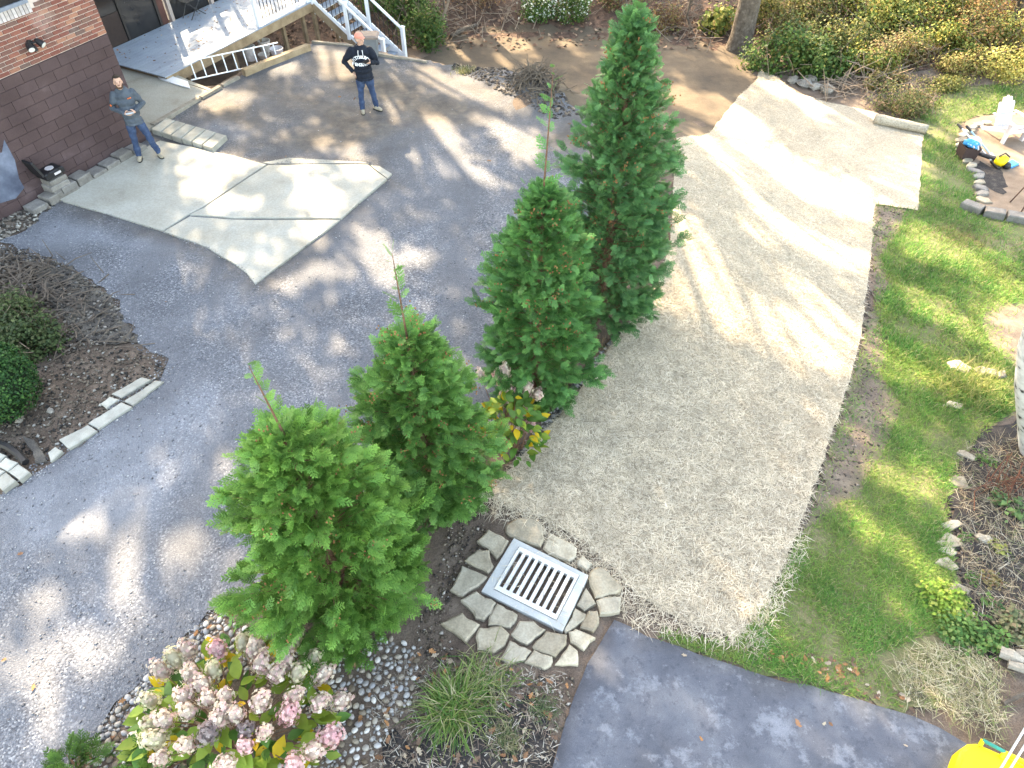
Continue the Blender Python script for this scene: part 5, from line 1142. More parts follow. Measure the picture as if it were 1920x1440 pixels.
PINK = [([(.66, .51, .43), (.64, .42, .40), (.70, .61, .49), (.56, .47, .36)], [3, 3, 4, 2]), ([(.66, .36, .38), (.70, .48, .46), (.62, .46, .40)], [3, 3, 1]), ([(.66, .60, .42), (.58, .57, .36), (.64, .50, .40)], [3, 2, 1]), ([(.22, .17, .17), (.30, .25, .24)], [1, 1])]
HEADM = {}
def headmesh(kind, var):
    if (kind, var) not in HEADM:
        V, F, C = floret_head(300 + kind * 10 + var, PINK[kind]); o = npmesh('flower_head', V, F, 'petal', col=C); HEADM[(kind, var)] = o.data; bpy.data.objects.remove(o)
    return HEADM[(kind, var)]
def leafmesh(kind):
    mb = MB(); L, W_ = 1.0, .30; prof_ = [(0, .02), (.15, .6), (.4, 1), (.7, .72), (1, .02)]
    v = []; f = []
    for x_, w_ in prof_: v += [(x_, -W_ * w_, .10 * w_ - .16 * x_ * x_), (x_, 0, -.16 * x_ * x_), (x_, W_ * w_, .10 * w_ - .16 * x_ * x_)]
    for k in range(4): f += [(k * 3, k * 3 + 3, k * 3 + 4, k * 3 + 1), (k * 3 + 1, k * 3 + 4, k * 3 + 5, k * 3 + 2)]
    mb.add(v, f); me = bpy.data.meshes.new('leaf'); me.from_pydata(mb.v, [], mb.f); me.materials.append(kind); me.polygons.foreach_set('use_smooth', [True] * len(me.polygons)); return me
LMAT = [pmat('leaf_green', [(.3, (.045, .12, .02)), (.7, (.085, .20, .035))], 8, .55, 0, rnd=.3, transl=.3), pmat('leaf_lime', [(.3, (.16, .25, .03)), (.7, (.24, .33, .05))], 8, .55, 0, rnd=.25, transl=.35), pmat('leaf_yellow', [(.3, (.52, .34, .015)), (.7, (.62, .44, .03))], 8, .55, 0, rnd=.2, transl=.35)]
LEAFM = [leafmesh(m) for m in LMAT]
def hydrangea(base, heads, rx, ry, h, nleaf, seed, label, hs=1.0, ls=.17, wts=(5, 3, 1.4)):
    rg = np.random.default_rng(seed); t = thing('hydrangea', base, label, 'hydrangea'); st_ = MB()
    for hp_, kind, s in heads:
        d = hp_ - base; d[2] += .3; d /= np.linalg.norm(d)
        o = bpy.data.objects.new('flower_head', headmesh(kind, int(rg.integers(0, 3)))); link(o, t); o.location = V3(hp_ - base); o.scale = (s * hs * rg.uniform(.9, 1.1), s * hs * rg.uniform(.9, 1.1), s * hs * rg.uniform(1.05, 1.45))
        o.rotation_euler = Vector(d).to_track_quat('Z', 'Y').to_euler()
        b0 = base + rg.normal(0, .06, 3) * [1, 1, 0]; st_.tube([b0, (b0 + hp_) / 2 + UPV * .08, hp_ - d * .03], [.008, .006, .004], 4)
    wl = np.array(wts) / sum(wts)
    for k in range(nleaf):
        a = rg.uniform(0, 6.283); rr = rg.uniform(.0, 1.0) ** .5; f = math.sqrt(max(0, 1 - rr * rr * .85))
        p = base + np.array([math.cos(a) * rr * rx, math.sin(a) * rr * ry, h * f * rg.uniform(.55, .98) + .05])
        d = np.array([math.cos(a), math.sin(a), 0]) * rg.uniform(.4, 1) + rg.normal(0, .45, 3); d[2] = rg.uniform(-.25, .45); d /= np.linalg.norm(d)
        o = bpy.data.objects.new('leaf', LEAFM[int(rg.choice(3, p=wl))]); link(o, t); o.location = V3(p - base); o.scale = (ls * rg.uniform(.6, 1.15),) * 3
        o.rotation_euler = (Vector(d).to_track_quat('X', 'Z').to_matrix() @ Matrix.Rotation(rg.uniform(-.5, .5), 3, 'X')).to_euler()
        if k % 6 == 0: st_.tube([base, (base + p) / 2 + UPV * .06, p], [.006, .005, .003], 4)
    st_.build('stems', 'cedar_bark', t); return t
hb = GZ(455, 1395); hb[2] = zf(hb[0], hb[1])
hpx = [(965, 385, 0), (1120, 380, 1), (830, 490, 0), (1100, 490, 2), (1225, 500, 1), (990, 515, 0), (1345, 450, 0), (1425, 500, 0), (1530, 500, 2), (1660, 510, 0), (1610, 425, 2), (1455, 390, 2), (1510, 330, 2), (1110, 255, 0), (770, 640, 2), (950, 620, 0), (970, 700, 0), (1075, 630, 0), (1160, 620, 0), (1150, 690, 0), (1120, 740, 0), (1210, 715, 0), (1330, 700, 1), (1510, 620, 0), (1485, 705, 1), (1640, 650, 0), (1750, 645, 0), (850, 740, 0), (780, 760, 2), (800, 840, 2), (960, 870, 0), (1130, 870, 0), (1260, 870, 1), (1360, 800, 0), (1695, 825, 1), (1610, 900, 0), (830, 935, 0), (1160, 960, 0), (1510, 965, 1), (1070, 810, 3), (1410, 760, 3), (1270, 790, 3), (1340, 645, 0), (1310, 380, 0), (1250, 345, 2), (1470, 440, 0), (900, 430, 2), (1040, 560, 0)]
heads = []
for a, b, k in hpx:
    px, py = a / 2.743, 1080 + b / 2.743
    z = .80; 
    for _ in range(3):
        g = GZ(px, py, z); rr = math.hypot((g[0] - hb[0]) / 1.25, (g[1] - hb[1]) / 1.1); z = .35 + .60 * math.sqrt(max(0, 1 - min(rr, 1) ** 2))
    heads.append((g, k, random.uniform(.85, 1.2) * (1.0 if k != 2 else .95)))
heads = [h_ for i_, h_ in enumerate(heads) if i_ % 9 != 4]
hydrangea(hb, heads, 1.0, .95, .80, 300, 95, 'large pink and cream hydrangea with yellowing leaves on the pebbles', .98, .21, (2.8, 5, 1.3))
hb2 = G(960, 845); heads = []
for a, b, k in [(150, 630, 1), (205, 700, 1), (300, 690, 0), (355, 720, 0), (180, 745, 0), (215, 890, 1), (240, 905, 0), (315, 880, 1), (280, 800, 0), (330, 820, 0), (120, 900, 0), (60, 620, 0), (185, 605, 0)]:
    px, py = 880 + a / 2.77, 480 + b / 2.77; z = float(np.clip(hb2[2] + (860 - py) / 170 * 1.05, .15, 1.1)); heads.append((GZ(px, py, z), k, random.uniform(.7, .95)))
hydrangea(hb2, heads, .46, .42, 1.0, 210, 96, 'small pink hydrangea between the second and third evergreens', 1.0, .16, (4, 4, 1))

# ------------------------------------------------------------------ ornamental grass, weeds
def tuft(base, n, L, rg, pal, wts, name, label, cat, spread=.08, wd=.008, tilt=(.3, 1.3), parent=None):
    x = base[0] + rg.normal(0, spread, n); y = base[1] + rg.normal(0, spread, n)
    V, F, C = blades(x, y, zt(x, y) + .005, rg.uniform(.5, 1.1, n) * L, rg.uniform(.7, 1.3, n) * wd, rg.uniform(*tilt, n), rg, pick(rg, n, pal, wts, .2), None, .9)
    o = npmesh(name, V, F, 'grass', None, base, col=C); return tag(o, label, cat)
rg = np.random.default_rng(97)
GP = [(.06, .14, .035), (.12, .20, .05), (.22, .25, .09), (.36, .32, .2)]
tuft(G(850, 1330), 620, .50, rg, GP, [3, 4, 2, 1.5], 'ornamental_grass', 'arching clump of ornamental grass below the flagstones', 'grass clump', .10, .011, (.2, 1.2))
tuft(G(905, 1280), 300, .38, rg, GP, [2, 2, 3, 3], 'ornamental_grass', 'half dry grass tuft between the big clump and flagstones', 'grass clump', .14, .008, (.1, 1.0))
tuft(G(950, 1385), 260, .2, rg, [(.07, .11, .05), (.16, .17, .08), (.3, .27, .17)], [2, 3, 2], 'weed_tuft', 'grey green weed tuft left of the asphalt corner', 'weed', .10, .006)
tuft(G(1020, 1330), 200, .16, rg, [(.07, .12, .05), (.14, .17, .08)], [2, 2], 'weed_tuft', 'thin green weeds along the asphalt edge', 'weed', .09, .005)
tuft(G(1840, 725), 900, .38, rg, [(.12, .17, .04), (.22, .24, .07), (.36, .33, .14)], [2, 3, 2], 'tall_grass', 'tall yellow grass at the foot of the birch', 'grass clump', .32, .008, (.3, 1.3))
tuft(G(1780, 720), 500, .25, rg, [(.10, .16, .04), (.2, .23, .06), (.3, .27, .1)], [3, 3, 2], 'tall_grass', 'tussock of yellow grass left of the birch grass', 'grass clump', .25, .007)
tuft(G(1800, 445), 420, .22, rg, [(.13, .13, .06), (.2, .16, .09), (.14, .18, .05)], [3, 3, 2], 'dry_tussock', 'brown dry tussock in the upper lawn', 'grass clump', .30, .010)
tuft(G(1880, 510), 300, .2, rg, [(.10, .14, .05), (.18, .18, .08)], [3, 2], 'dry_tussock', 'small tussock at the right edge of the upper lawn', 'grass clump', .22, .010)
tuft(G(870, 135), 350, .18, rg, [(.12, .15, .05), (.26, .26, .1), (.4, .36, .25)], [2, 3, 3], 'weed_tuft', 'pale weeds at the gravel edge right of the standing man', 'weed', .11, .010)
def weed(px, py, n, r, label, seed, pal=None):
    n = int(n * (2.6 if r < .27 else 5))
    rg = np.random.default_rng(seed); b = G(px, py); t = thing('weed', b, label, 'weed'); u = rg.normal(0, 1, (n, 3)); u[:, 2] = np.abs(u[:, 2]) + .3
    u /= np.linalg.norm(u, axis=1, keepdims=True); pos = b + u * (r * rg.uniform(.2, 1, n))[:, None] * [1, 1, .6]; pos[:, 2] = np.maximum(pos[:, 2], zt(pos[:, 0], pos[:, 1]) + .02)
    V, F, C = leaf_cards(pos, u * .3 + [0, 0, 1] + rg.normal(0, .3, (n, 3)), np.minimum(rg.uniform(.18, .42, n) * r, rg.uniform(.035, .075, n)) * (1.6 if r < .27 and r > .19 else 1), rg, pick(rg, n, pal or [(.05, .13, .03), (.10, .2, .05), (.2, .27, .08)], [2, 3, 1], .2), .38); npmesh('leaves', V, F, 'foliage', t, col=C)
    mb = MB(); [mb.tube([b, p], [.006, .003], 4) for p in pos[:6]]; mb.build('stems', 'stick', t)
weed(1840, 860, 26, .17, 'spiky green weed at the back of the right mulch bed', 401); weed(1858, 868, 16, .13, 'bright green weed beside the spiky one', 402, [(.1, .24, .04)] * 3)
weed(1870, 940, 18, .2, 'large-leaved weed in the middle of the mulch bed', 403, [(.09, .17, .06)] * 3); weed(1908, 965, 22, .26, 'broad green plant at the right edge of the mulch', 404, [(.11, .2, .07)] * 3)
weed(1872, 1030, 26, .16, 'yellow green weed next to the pale rock', 405, [(.25, .30, .06), (.3, .3, .08), (.2, .24, .06)]); weed(1810, 1010, 16, .14, 'green weed between edging stones', 406)
weed(1820, 1085, 24, .13, 'low clover patch beside the lower edging stones', 407); weed(1850, 1130, 24, .14, 'small leafy weed in front of the fern', 408); weed(1870, 1140, 20, .12, 'dark leafy weed right of the fern', 409, [(.04, .12, .04)] * 3)
weed(1770, 1130, 90, .34, 'yellow green clover spilling over the lawn edge', 410, [(.12, .22, .03), (.2, .3, .05), (.3, .34, .08)]); weed(1800, 1190, 90, .32, 'clover patch below the mulch bed', 411); weed(1850, 1200, 60, .3, 'leafy ground cover above the dry clippings', 412)
weed(1858, 1090, 40, .18, 'rusty brown fern in the mulch', 413, [(.2, .11, .06), (.26, .2, .08), (.14, .16, .05)]); weed(1900, 1180, 120, .3, 'grey green mound plant at the right edge', 414, [(.10, .13, .06), (.17, .17, .09), (.2, .16, .1)])
sticks('rusty_stems', 'bundle of rusty dried stems leaning across the mulch bed', [(1880, 915), (1895, 900), (1865, 930)], 40, 98, (.4, .9), .006, .10, upz=.8, mat=flat('rust_stem', (.13, .05, .03), .9, .3))
tuft(G(1120, 650), 200, .16, rg, [(.25, .15, .09), (.34, .24, .15)], [2, 2], 'weed_tuft', 'small rusty tuft at the foot of the third evergreen', 'weed', .12, .006)
V, F, c = stones(XY(Gs([(960, 870), (1020, 790), (1100, 690), (1180, 600), (1230, 520), (1215, 560), (1185, 592), (1128, 668), (1062, 762), (985, 845)])), 900, 57, .012, .06, [(.12, .11, .10), (.2, .19, .18), (.3, .29, .28), (.05, .045, .04)], [3, 3, 2, 2], lift=0)
tag(npmesh('edge_stones', V, F, 'chip', col=c), 'small grey stones along the soil strip beside the evergreens', 'stones', kind='stuff')
# ------------------------------------------------------------------ people
from mathutils.bvhtree import BVHTree
MAT['skin'] = pmat('skin', [(.3, (.50, .29, .21)), (.7, (.60, .37, .28))], 14, .6, .1, .002, obj=True)
MAT['denim'] = pmat('denim', [(.3, (.018, .034, .078)), (.55, (.035, .062, .125)), (.78, (.085, .125, .20))], 7, .9, .5, .012, 14, obj=True, grain=(120, .12))
MAT['hair'] = flat('dark_hair', (.035, .024, .018), .8, .3)
MAT['boot'] = flat('tan_suede', (.34, .29, .22), .9, .2); MAT['sole'] = flat('dark_sole', (.03, .028, .027), .8)
class Fig:
    def __init__(s, pos, ang): s.p = np.asarray(pos, float); s.c, s.s = math.cos(ang), math.sin(ang)
    def T(s, q): return s.p + np.array([q[0] * s.c - q[1] * s.s, q[0] * s.s + q[1] * s.c, q[2]])
def cap(mb, pts, rad, n=12):
    mb.tube(pts, rad, n)
    for p, r in zip(pts, rad): mb.blob(p, r, 0, 0, n, 8)
def organic(mb, fig, name, mat, parent, vox=.011, smooth=4):
    mb.v = [tuple(fig.T(p)) for p in mb.v]
    o = mb.build(name, mat, parent, smooth=True)
    m = o.modifiers.new('remesh', 'REMESH'); m.mode = 'VOXEL'; m.voxel_size = vox; m.use_smooth_shade = True
    if name in ('hooded_top', 'jeans'):
        tx = bpy.data.textures.new('folds', 'CLOUDS'); tx.noise_scale = .085; tx.noise_depth = 1; dm = o.modifiers.new('folds', 'DISPLACE'); dm.texture = tx; dm.strength = .034; dm.mid_level = .5; dm.texture_coords = 'LOCAL'
    if smooth: k = o.modifiers.new('smooth', 'SMOOTH'); k.iterations = smooth; k.factor = .5
    return o
def arr(*a): return np.array(a, float)
def hand(mb, W, d, thumb, curl, side=1):
    d = d / np.linalg.norm(d); th = thumb - d * np.dot(thumb, d); th /= np.linalg.norm(th); pn = np.cross(d, th) * side
    cap(mb, [W, W + d * .045], [.027, .030], 10); cap(mb, [W + d * .05 + th * .022, W + d * .08 + th * .024], [.017, .014], 8); cap(mb, [W + d * .05 - th * .022, W + d * .08 - th * .024], [.017, .014], 8)
    for k, (o, L) in enumerate(((.03, .068), (.010, .078), (-.011, .073), (-.031, .056))):
        b = W + d * .082 + th * o; d1 = d * math.cos(curl * .5) + pn * math.sin(curl * .5); d2 = d * math.cos(curl * 1.3) + pn * math.sin(curl * 1.3); d3 = d * math.cos(curl * 2) + pn * math.sin(curl * 2)
        p1 = b + d1 * L * .45; p2 = p1 + d2 * L * .33; p3 = p2 + d3 * L * .25; cap(mb, [b, p1, p2, p3], [.0098, .0092, .0086, .0075], 8)
    b = W + d * .025 + th * .028; d1 = th * .75 + d * .6 + pn * .25; d1 /= np.linalg.norm(d1); d2 = d * .85 + th * .25 + pn * .45; d2 /= np.linalg.norm(d2)
    cap(mb, [b, b + d1 * .035, b + d1 * .035 + d2 * .03], [.0125, .011, .009], 8)
def head(mb, c, yaw, pitch, s=1.0):
    """returns a frame function; face looks to -Y before turning"""
    cy, sy, cp_, sp_ = math.cos(yaw), math.sin(yaw), math.cos(pitch), math.sin(pitch)
    def Hf(q):
        x, y, z = np.asarray(q, float) * s
        y, z = y * cp_ - z * sp_, y * sp_ + z * cp_
        return c + np.array([x * cy - y * sy, x * sy + y * cy, z])
    def el(q, r, n=16, m=12):
        m2 = MB(); m2.blob((0, 0, 0), r, 0, 0, n, m); mb.add([Hf(np.array(v) + q) for v in m2.v], m2.f)
    el((0, .012, .025), (.076, .096, .095)); el((0, -.022, -.045), (.058, .068, .068)); el((0, -.058, -.088), (.032, .028, .026))
    el((0, -.088, .012), (.05, .018, .014)); cap(mb, [Hf((0, -.088, .0)), Hf((0, -.108, -.026))], [.010, .016], 8)
    for sx in (-1, 1): el((sx * .076, .012, -.012), (.012, .02, .033), 10, 8); el((sx * .035, -.072, -.028), (.024, .02, .022), 10, 8)
    el((0, -.086, -.058), (.024, .010, .008), 10, 8)
    return Hf
def blobs_in(Hf, lst):
    mb = MB()
    for q, r in lst: m2 = MB(); m2.blob((0, 0, 0), r, 0, 0, 14, 10); mb.add([Hf(np.array(v) + q) for v in m2.v], m2.f)
    return mb
def person(pos, ang, label, J, hoodie_mat, heavy=1.0, yaw=0, pitch=0):
    f = Fig(pos, ang); t = thing('person', pos, label, 'person')
    b = MB(); h = heavy
    Hf = head(b, J['head'], yaw, pitch)
    cap(b, [arr(0, .01, 1.42), J['head'] + arr(0, .02, -.09)], [.062, .056])
    cap(b, [arr(0, 0, .98), arr(0, 0, 1.2), arr(0, 0, 1.38)], [.11, .12, .10])
    for s, k in ((-1, 'r'), (1, 'l')):
        cap(b, [arr(s * .16, .0, 1.40), J['el' + k], J['wr' + k]], [.045, .036, .026]); hand(b, J['wr' + k], J['hd' + k], J['th' + k], J.get('curl' + k, .5), J.get('sd' + k, 1))
        cap(b, [arr(s * .09, 0, .92), J['kn' + k], J['an' + k]], [.07, .05, .035])
    organic(b, f, 'body', 'skin', t, .0065, 2)
    # hooded top
    g = MB(); torso = MB()
    for z, rx, ry, y in ((.87, .178, .128, 0), (1.0, .175, .125, -.01 * h), (1.12, .175 , .130, -.02 * h), (1.25, .185, .130, -.01), (1.36, .185, .115, .0), (1.43, .14, .09, .01)):
        torso.blob((0, y, z), (rx * h, ry * (h * h), .13), 0, 0, 18, 10)
    torso.blob((0, .015, 1.47), (.085, .075, .055), 0, 0, 14, 8)
    g.v, g.f = list(torso.v), list(torso.f)
    g.blob((0, .085, 1.46), (.11, .055, .075), 0, 0, 14, 8); g.tube([arr(-.085, .05, 1.49), arr(-.07, -.045, 1.475), arr(0, -.085, 1.445), arr(.07, -.045, 1.475), arr(.085, .05, 1.49)], .022, 8)
    for s, k in ((-1, 'r'), (1, 'l')):
        w_ = J['wr' + k]; e = J['el' + k]; m = (e + w_) / 2
        cap(g, [arr(s * .165 * h, .01, 1.40), (arr(s * .18 * h, .0, 1.39) + e) / 2, e, m, e + (w_ - e) * .93], [.078 * h, .070 * h, .058, .054, .045])
        g.blob(e, (.062, .062, .062), 3, .06, 10, 8)
    g.tube([arr(math.cos(q) * .172 * h, math.sin(q) * .125 * h * h - .004, .80) for q in np.linspace(0, 6.283, 20)], .016, 8)
    ho = organic(g, f, 'hooded_top', hoodie_mat, t, .010, 3)
    bvh = BVHTree.FromPolygons([Vector(v) for v in torso.v], torso.f)
    # jeans
    jn = MB(); jn.blob((0, .005, .91), (.145 * h, .105 * h, .10), 0, 0, 16, 10)
    for s, k in ((-1, 'r'), (1, 'l')):
        a, kn, an = arr(s * .080, .0, .86), J['kn' + k], J['an' + k]
        cap(jn, [a, (a + kn) / 2, kn, (kn + an) / 2, an + arr(0, 0, .035)], [.090 * h, .084 * h, .068, .062, .060])
        for q, rr in ((.12, .064), (.19, .060)): jn.blob(an + arr(0, 0, q - .04), (rr, rr, .022), 7, .05, 12, 6)
        jn.blob(kn + arr(0, -.012, .03), (.068, .066, .05), 9, .06, 10, 6)
    organic(jn, f, 'jeans', 'denim', t, .010, 2)
    for s, k in ((-1, 'r'), (1, 'l')):
        an = J['an' + k]; dr = J.get('ft' + k, arr(s * .25, -1, 0)); dr = dr / np.linalg.norm(dr); z = arr(an[0], an[1], 0)
        m = MB(); cap(m, [z + dr * -.06 + arr(0, 0, .055), z + dr * .03 + arr(0, 0, .055), z + dr * .13 + arr(0, 0, .04)], [.045, .047, .040]); cap(m, [z + arr(0, 0, .05), z + arr(0, 0, .13)], [.048, .05])
        so = organic(m, f, 'shoe', 'boot', t, .009, 2)
        m = MB(); sd = np.cross(dr, UPV); out = [z + dr * a_ + sd * w_ for a_, w_ in ((-.10, .025), (-.10, -.025), (.0, -.045), (.10, -.050), (.165, -.025), (.165, .025), (.10, .050), (.0, .045))]
        m.prism([p + UPV * .026 for p in out], .026, .004); m.v = [tuple(f.T(p)) for p in m.v]; m.build('sole', 'sole', so)
    return t, f, Hf, bvh, ho
def local_part(mb, f, name, mat, parent, smooth=False):
    mb.v = [tuple(f.T(p)) for p in mb.v]; return mb.build(name, mat, parent, smooth=smooth)
def face_bits(t, f, Hf, brow):
    for sx in (-1, 1):
        local_part(blobs_in(Hf, [((sx * .031, -.083, .000), (.0125, .006, .0065))]), f, 'eye', flat('eye_dark', (.05, .04, .04), .3), t)
        local_part(blobs_in(Hf, [((sx * .033, -.090, .018), (.021, .008, .0055))]), f, 'eyebrow', brow, t)
    local_part(blobs_in(Hf, [((0, -.0945, -.062), (.021, .005, .006))]), f, 'lips', flat('lips', (.42, .19, .16), .5), t)
def letters(text, fig, bvh, parent, mat, size, place, name='lettering'):
    """lettering laid onto the chest; place(i) -> (x, z, angle)"""
    dg = bpy.context.evaluated_depsgraph_get(); mb = MB()
    for i, chv in enumerate(text):
        cu = bpy.data.curves.new('t', 'FONT'); cu.body = chv; cu.size = size; cu.align_x = 'CENTER'; cu.resolution_u = 2; cu.offset = size * .045
        o = bpy.data.objects.new('t', cu); COL.objects.link(o); bpy.context.view_layer.update()
        me = bpy.data.meshes.new_from_object(o.evaluated_get(bpy.context.evaluated_depsgraph_get()))
        x0, z0, a = place(i); vv = []
        for v in me.vertices:
            x = v.co.x * math.cos(a) - v.co.y * math.sin(a) + x0; z = v.co.x * math.sin(a) + v.co.y * math.cos(a) + z0
            hit = bvh.ray_cast(Vector((x, -1, z)), Vector((0, 1, 0)))[0]; y = hit.y if hit else -.12
            vv.append((x, y - .013, z))
        mb.add(vv, [tuple(p.vertices) for p in me.polygons]); bpy.data.objects.remove(o); bpy.data.curves.remove(cu); bpy.data.meshes.remove(me)
    return local_part(mb, fig, name, mat, parent)
# bearded man with the controller
m1 = GZ(281, 300); m1[2] = .05
J = dict(head=arr(.0, -.03, 1.655), elr=arr(-.285, .03, 1.15), wrr=arr(-.085, -.235, 1.11), ell=arr(.285, .03, 1.15), wrl=arr(.105, -.235, 1.12), hdr=arr(.75, -.55, .05), thr=arr(.1, -.2, 1), hdl=arr(-.75, -.55, .05), thl=arr(.1, -.2, 1), curlr=.55, curll=.55, sdr=-1, sdl=1,
         knr=arr(-.13, -.015, .50), anr=arr(-.17, .02, .075), knl=arr(.15, -.03, .50), anl=arr(.22, -.02, .075), ftr=arr(-.15, -1, 0), ftl=arr(.35, -1, 0))
slate = pmat('slate_softshell', [(.3, (.045, .058, .075)), (.7, (.085, .105, .13))], 6, .85, .5, .012, 13, obj=True)
t1, f1, H1, bv1, ho1 = person(m1, R(24), 'bearded person in a dark grey hooded jacket holding a controller by the wall', J, slate, 1.02, yaw=R(3), pitch=R(-14))
face_bits(t1, f1, H1, MAT['hair'])
local_part(blobs_in(H1, [((0, .035, .065), (.079, .088, .068)), ((0, .075, .0), (.07, .045, .07)), ((0, -.03, .098), (.06, .055, .03))]), f1, 'hair', 'hair', t1, True)
local_part(blobs_in(H1, [((0, -.060, -.103), (.044, .036, .026)), ((-.048, -.03, -.075), (.018, .04, .04)), ((.048, -.03, -.075), (.018, .04, .04)), ((0, -.098, -.046), (.026, .006, .006))]), f1, 'beard', flat('beard', (.09, .052, .032), .9, .3), t1, True)
orange = flat('orange_print', (.75, .16, .04), .7)
def chest_patch(f, bv, parent, mat, x0, x1, z0, z1, name='chest_logo'):
    mb = MB(); n = 5
    P = []
    for j in range(2):
        for i in range(n):
            x = x0 + (x1 - x0) * i / (n - 1); z = (z0, z1)[j]; h = bv.ray_cast(Vector((x, -1, z)), Vector((0, 1, 0)))[0]; P.append((x, (h.y if h else -.12) - .014, z))
    mb.add(P, [(i, i + 1, n + i + 1, n + i) for i in range(n - 1)]); return local_part(mb, f, name, mat, parent)
chest_patch(f1, bv1, t1, orange, .055, .085, 1.335, 1.358); chest_patch(f1, bv1, t1, orange, .092, .125, 1.335, 1.358)
mb = MB(); c0 = arr(-.292, -.035, 1.235); mb.blob(c0, (.018, .035, .022), 0, 0, 10, 6); local_part(mb, f1, 'sleeve_patch', orange, t1, True)
# the controller is a thing of its own, held in both hands
cc0 = f1.T(arr(.01, -.325, 1.135)); ctl = thing('remote_controller', cc0, 'small grey remote controller held by the bearded person', 'controller')
ax1 = (f1.T(arr(1, 0, 0)) - f1.T(arr(0, 0, 0)), f1.T(arr(0, -.85, .53)) - f1.T(arr(0, 0, 0)), f1.T(arr(0, .53, .85)) - f1.T(arr(0, 0, 0)))
MB().box(cc0, (.15, .085, .028), ax1, .006).build('body', flat('ctl_grey', (.38, .40, .43), .5), ctl)
MB().box(cc0 + ax1[2] * .017, (.09, .05, .006), ax1).build('screen', 'plastic_black', ctl)
for s in (-1, 1): MB().tube([cc0 + ax1[0] * .055 * s + ax1[2] * .012, cc0 + ax1[0] * .055 * s + ax1[2] * .035], [.006, .009], 8).build('stick', 'plastic_black', ctl)
# man with the cap and phone
m2 = GZ(693, 209); m2[2] = zf(m2[0], m2[1]) + .012
J = dict(head=arr(.02, -.03, 1.66), elr=arr(-.40, .07, 1.16), wrr=arr(-.235, -.02, .955), ell=arr(.325, .0, 1.13), wrl=arr(.185, -.235, 1.225), hdr=arr(.45, -.35, -.6), thr=arr(.3, -1, .2), hdl=arr(-.35, -.6, .35), thl=arr(.2, -.2, 1), curlr=.5, curll=.7, sdr=1, sdl=1,
         knr=arr(-.13, -.02, .50), anr=arr(-.155, -.03, .075), knl=arr(.13, .0, .50), anl=arr(.175, .05, .075), ftr=arr(.1, -1, 0), ftl=arr(.75, -.7, 0))
navy = pmat('black_fleece', [(.3, (.006, .009, .016)), (.7, (.016, .021, .033))], 6, .95, .5, .012, 13, obj=True)
t2, f2, H2, bv2, ho2 = person(m2, R(8), 'person in a salmon cap and black printed hoodie looking aside with a phone', J, navy, 1.17, yaw=R(48), pitch=R(-2))
face_bits(t2, f2, H2, flat('grey_brow', (.3, .24, .2), .9))
salmon = flat('salmon_twill', (.68, .27, .20), .85, .1)
capo = local_part(blobs_in(H2, [((0, .012, .068), (.088, .104, .072)), ((0, .02, .05), (.087, .102, .03))]), f2, 'cap', salmon, t2, True)
mb = MB(); V_ = []
for j, (yy, zz) in enumerate(((-.07, .062), (-.12, .058), (-.165, .044))):
    for i in range(7): a_ = -1 + i / 3; V_.append(H2((a_ * (.074 - .012 * j), yy + .045 * a_ * a_, zz - .02 * a_ * a_)))
F_ = [(j * 7 + i, j * 7 + i + 1, j * 7 + i + 8, j * 7 + i + 7) for j in range(2) for i in range(6)]
mb.add(V_, F_); br = local_part(mb, f2, 'brim', salmon, capo, True); md = br.modifiers.new('s', 'SOLIDIFY'); md.thickness = .006
local_part(blobs_in(H2, [((0, .07, -.02), (.068, .04, .05))]), f2, 'hair', flat('grey_hair', (.30, .26, .23), .9), t2, True)
wp_ = flat('white_print', (.80, .80, .80), .8, .03)
arcn = 'PITTSBURGH'; letters(arcn, f2, bv2, t2, wp_, .078, lambda i: (math.sin((i - 4.5) * .23) * .165 - .01, 1.155 + math.cos((i - 4.5) * .23) * .150, -(i - 4.5) * .23))
letters('PENGUINS', f2, bv2, t2, wp_, .085, lambda i: ((i - 3.5) * .054 + .0, 1.145, 0))
for sx in (-1, 1): mb = MB(); mb.tube([arr(sx * .045, -.118, 1.455), arr(sx * .05, -.150, 1.42), arr(sx * .052, -.172, 1.345)], .0065, 6); local_part(mb, f2, 'drawstring', wp_, ho2)
ph = f2.T(arr(.115, -.335, 1.295)); phone = thing('phone', ph, 'black phone held up by the person in the salmon cap', 'phone')
pax = (f2.T(arr(.8, -.3, .5)) - f2.p, f2.T(arr(.45, .1, -.85)) - f2.p); pa = pax[0] / np.linalg.norm(pax[0]); pb = pax[1] - pa * np.dot(pax[1], pa); pb /= np.linalg.norm(pb)
MB().box(ph, (.15, .072, .011), (pa, pb, np.cross(pa, pb)), .003).build('body', 'plastic_black', phone); MB().box(ph + np.cross(pa, pb) * .0065, (.135, .062, .002), (pa, pb, np.cross(pa, pb))).build('screen', 'glass', phone)

# ------------------------------------------------------------------ lower yard things
cpos = G(1880, 256); fc = Fig(cpos, R(14)); ch = thing('garden_chair', cpos, 'white plastic reclining garden chair on the sand patio', 'chair')
def cpart(mb, name): return local_part(mb, fc, name, 'plastic_white', ch)
for k in range(6):
    z = .36 - .026 * k; cpart(MB().box((0, -.27 + k * .085, z), (.52, .078, .018), ((1, 0, 0), (0, .95, -.3), (0, .3, .95)), .003), 'seat_slat')
for k in range(5):
    x = -.2 + k * .1; top = .93 - abs(k - 2) ** 2 * .035; m = MB(); m.rings([[arr(x - .045 * q, .17 + (z - .22) * .38, z), arr(x + .045 * q, .17 + (z - .22) * .38, z), arr(x + .045 * q, .19 + (z - .22) * .38, z), arr(x - .045 * q, .19 + (z - .22) * .38, z)] for z, q in ((.22, 1), (.6, 1.08), (top - .04, 1.08), (top, .6))]); cpart(m, 'back_slat')
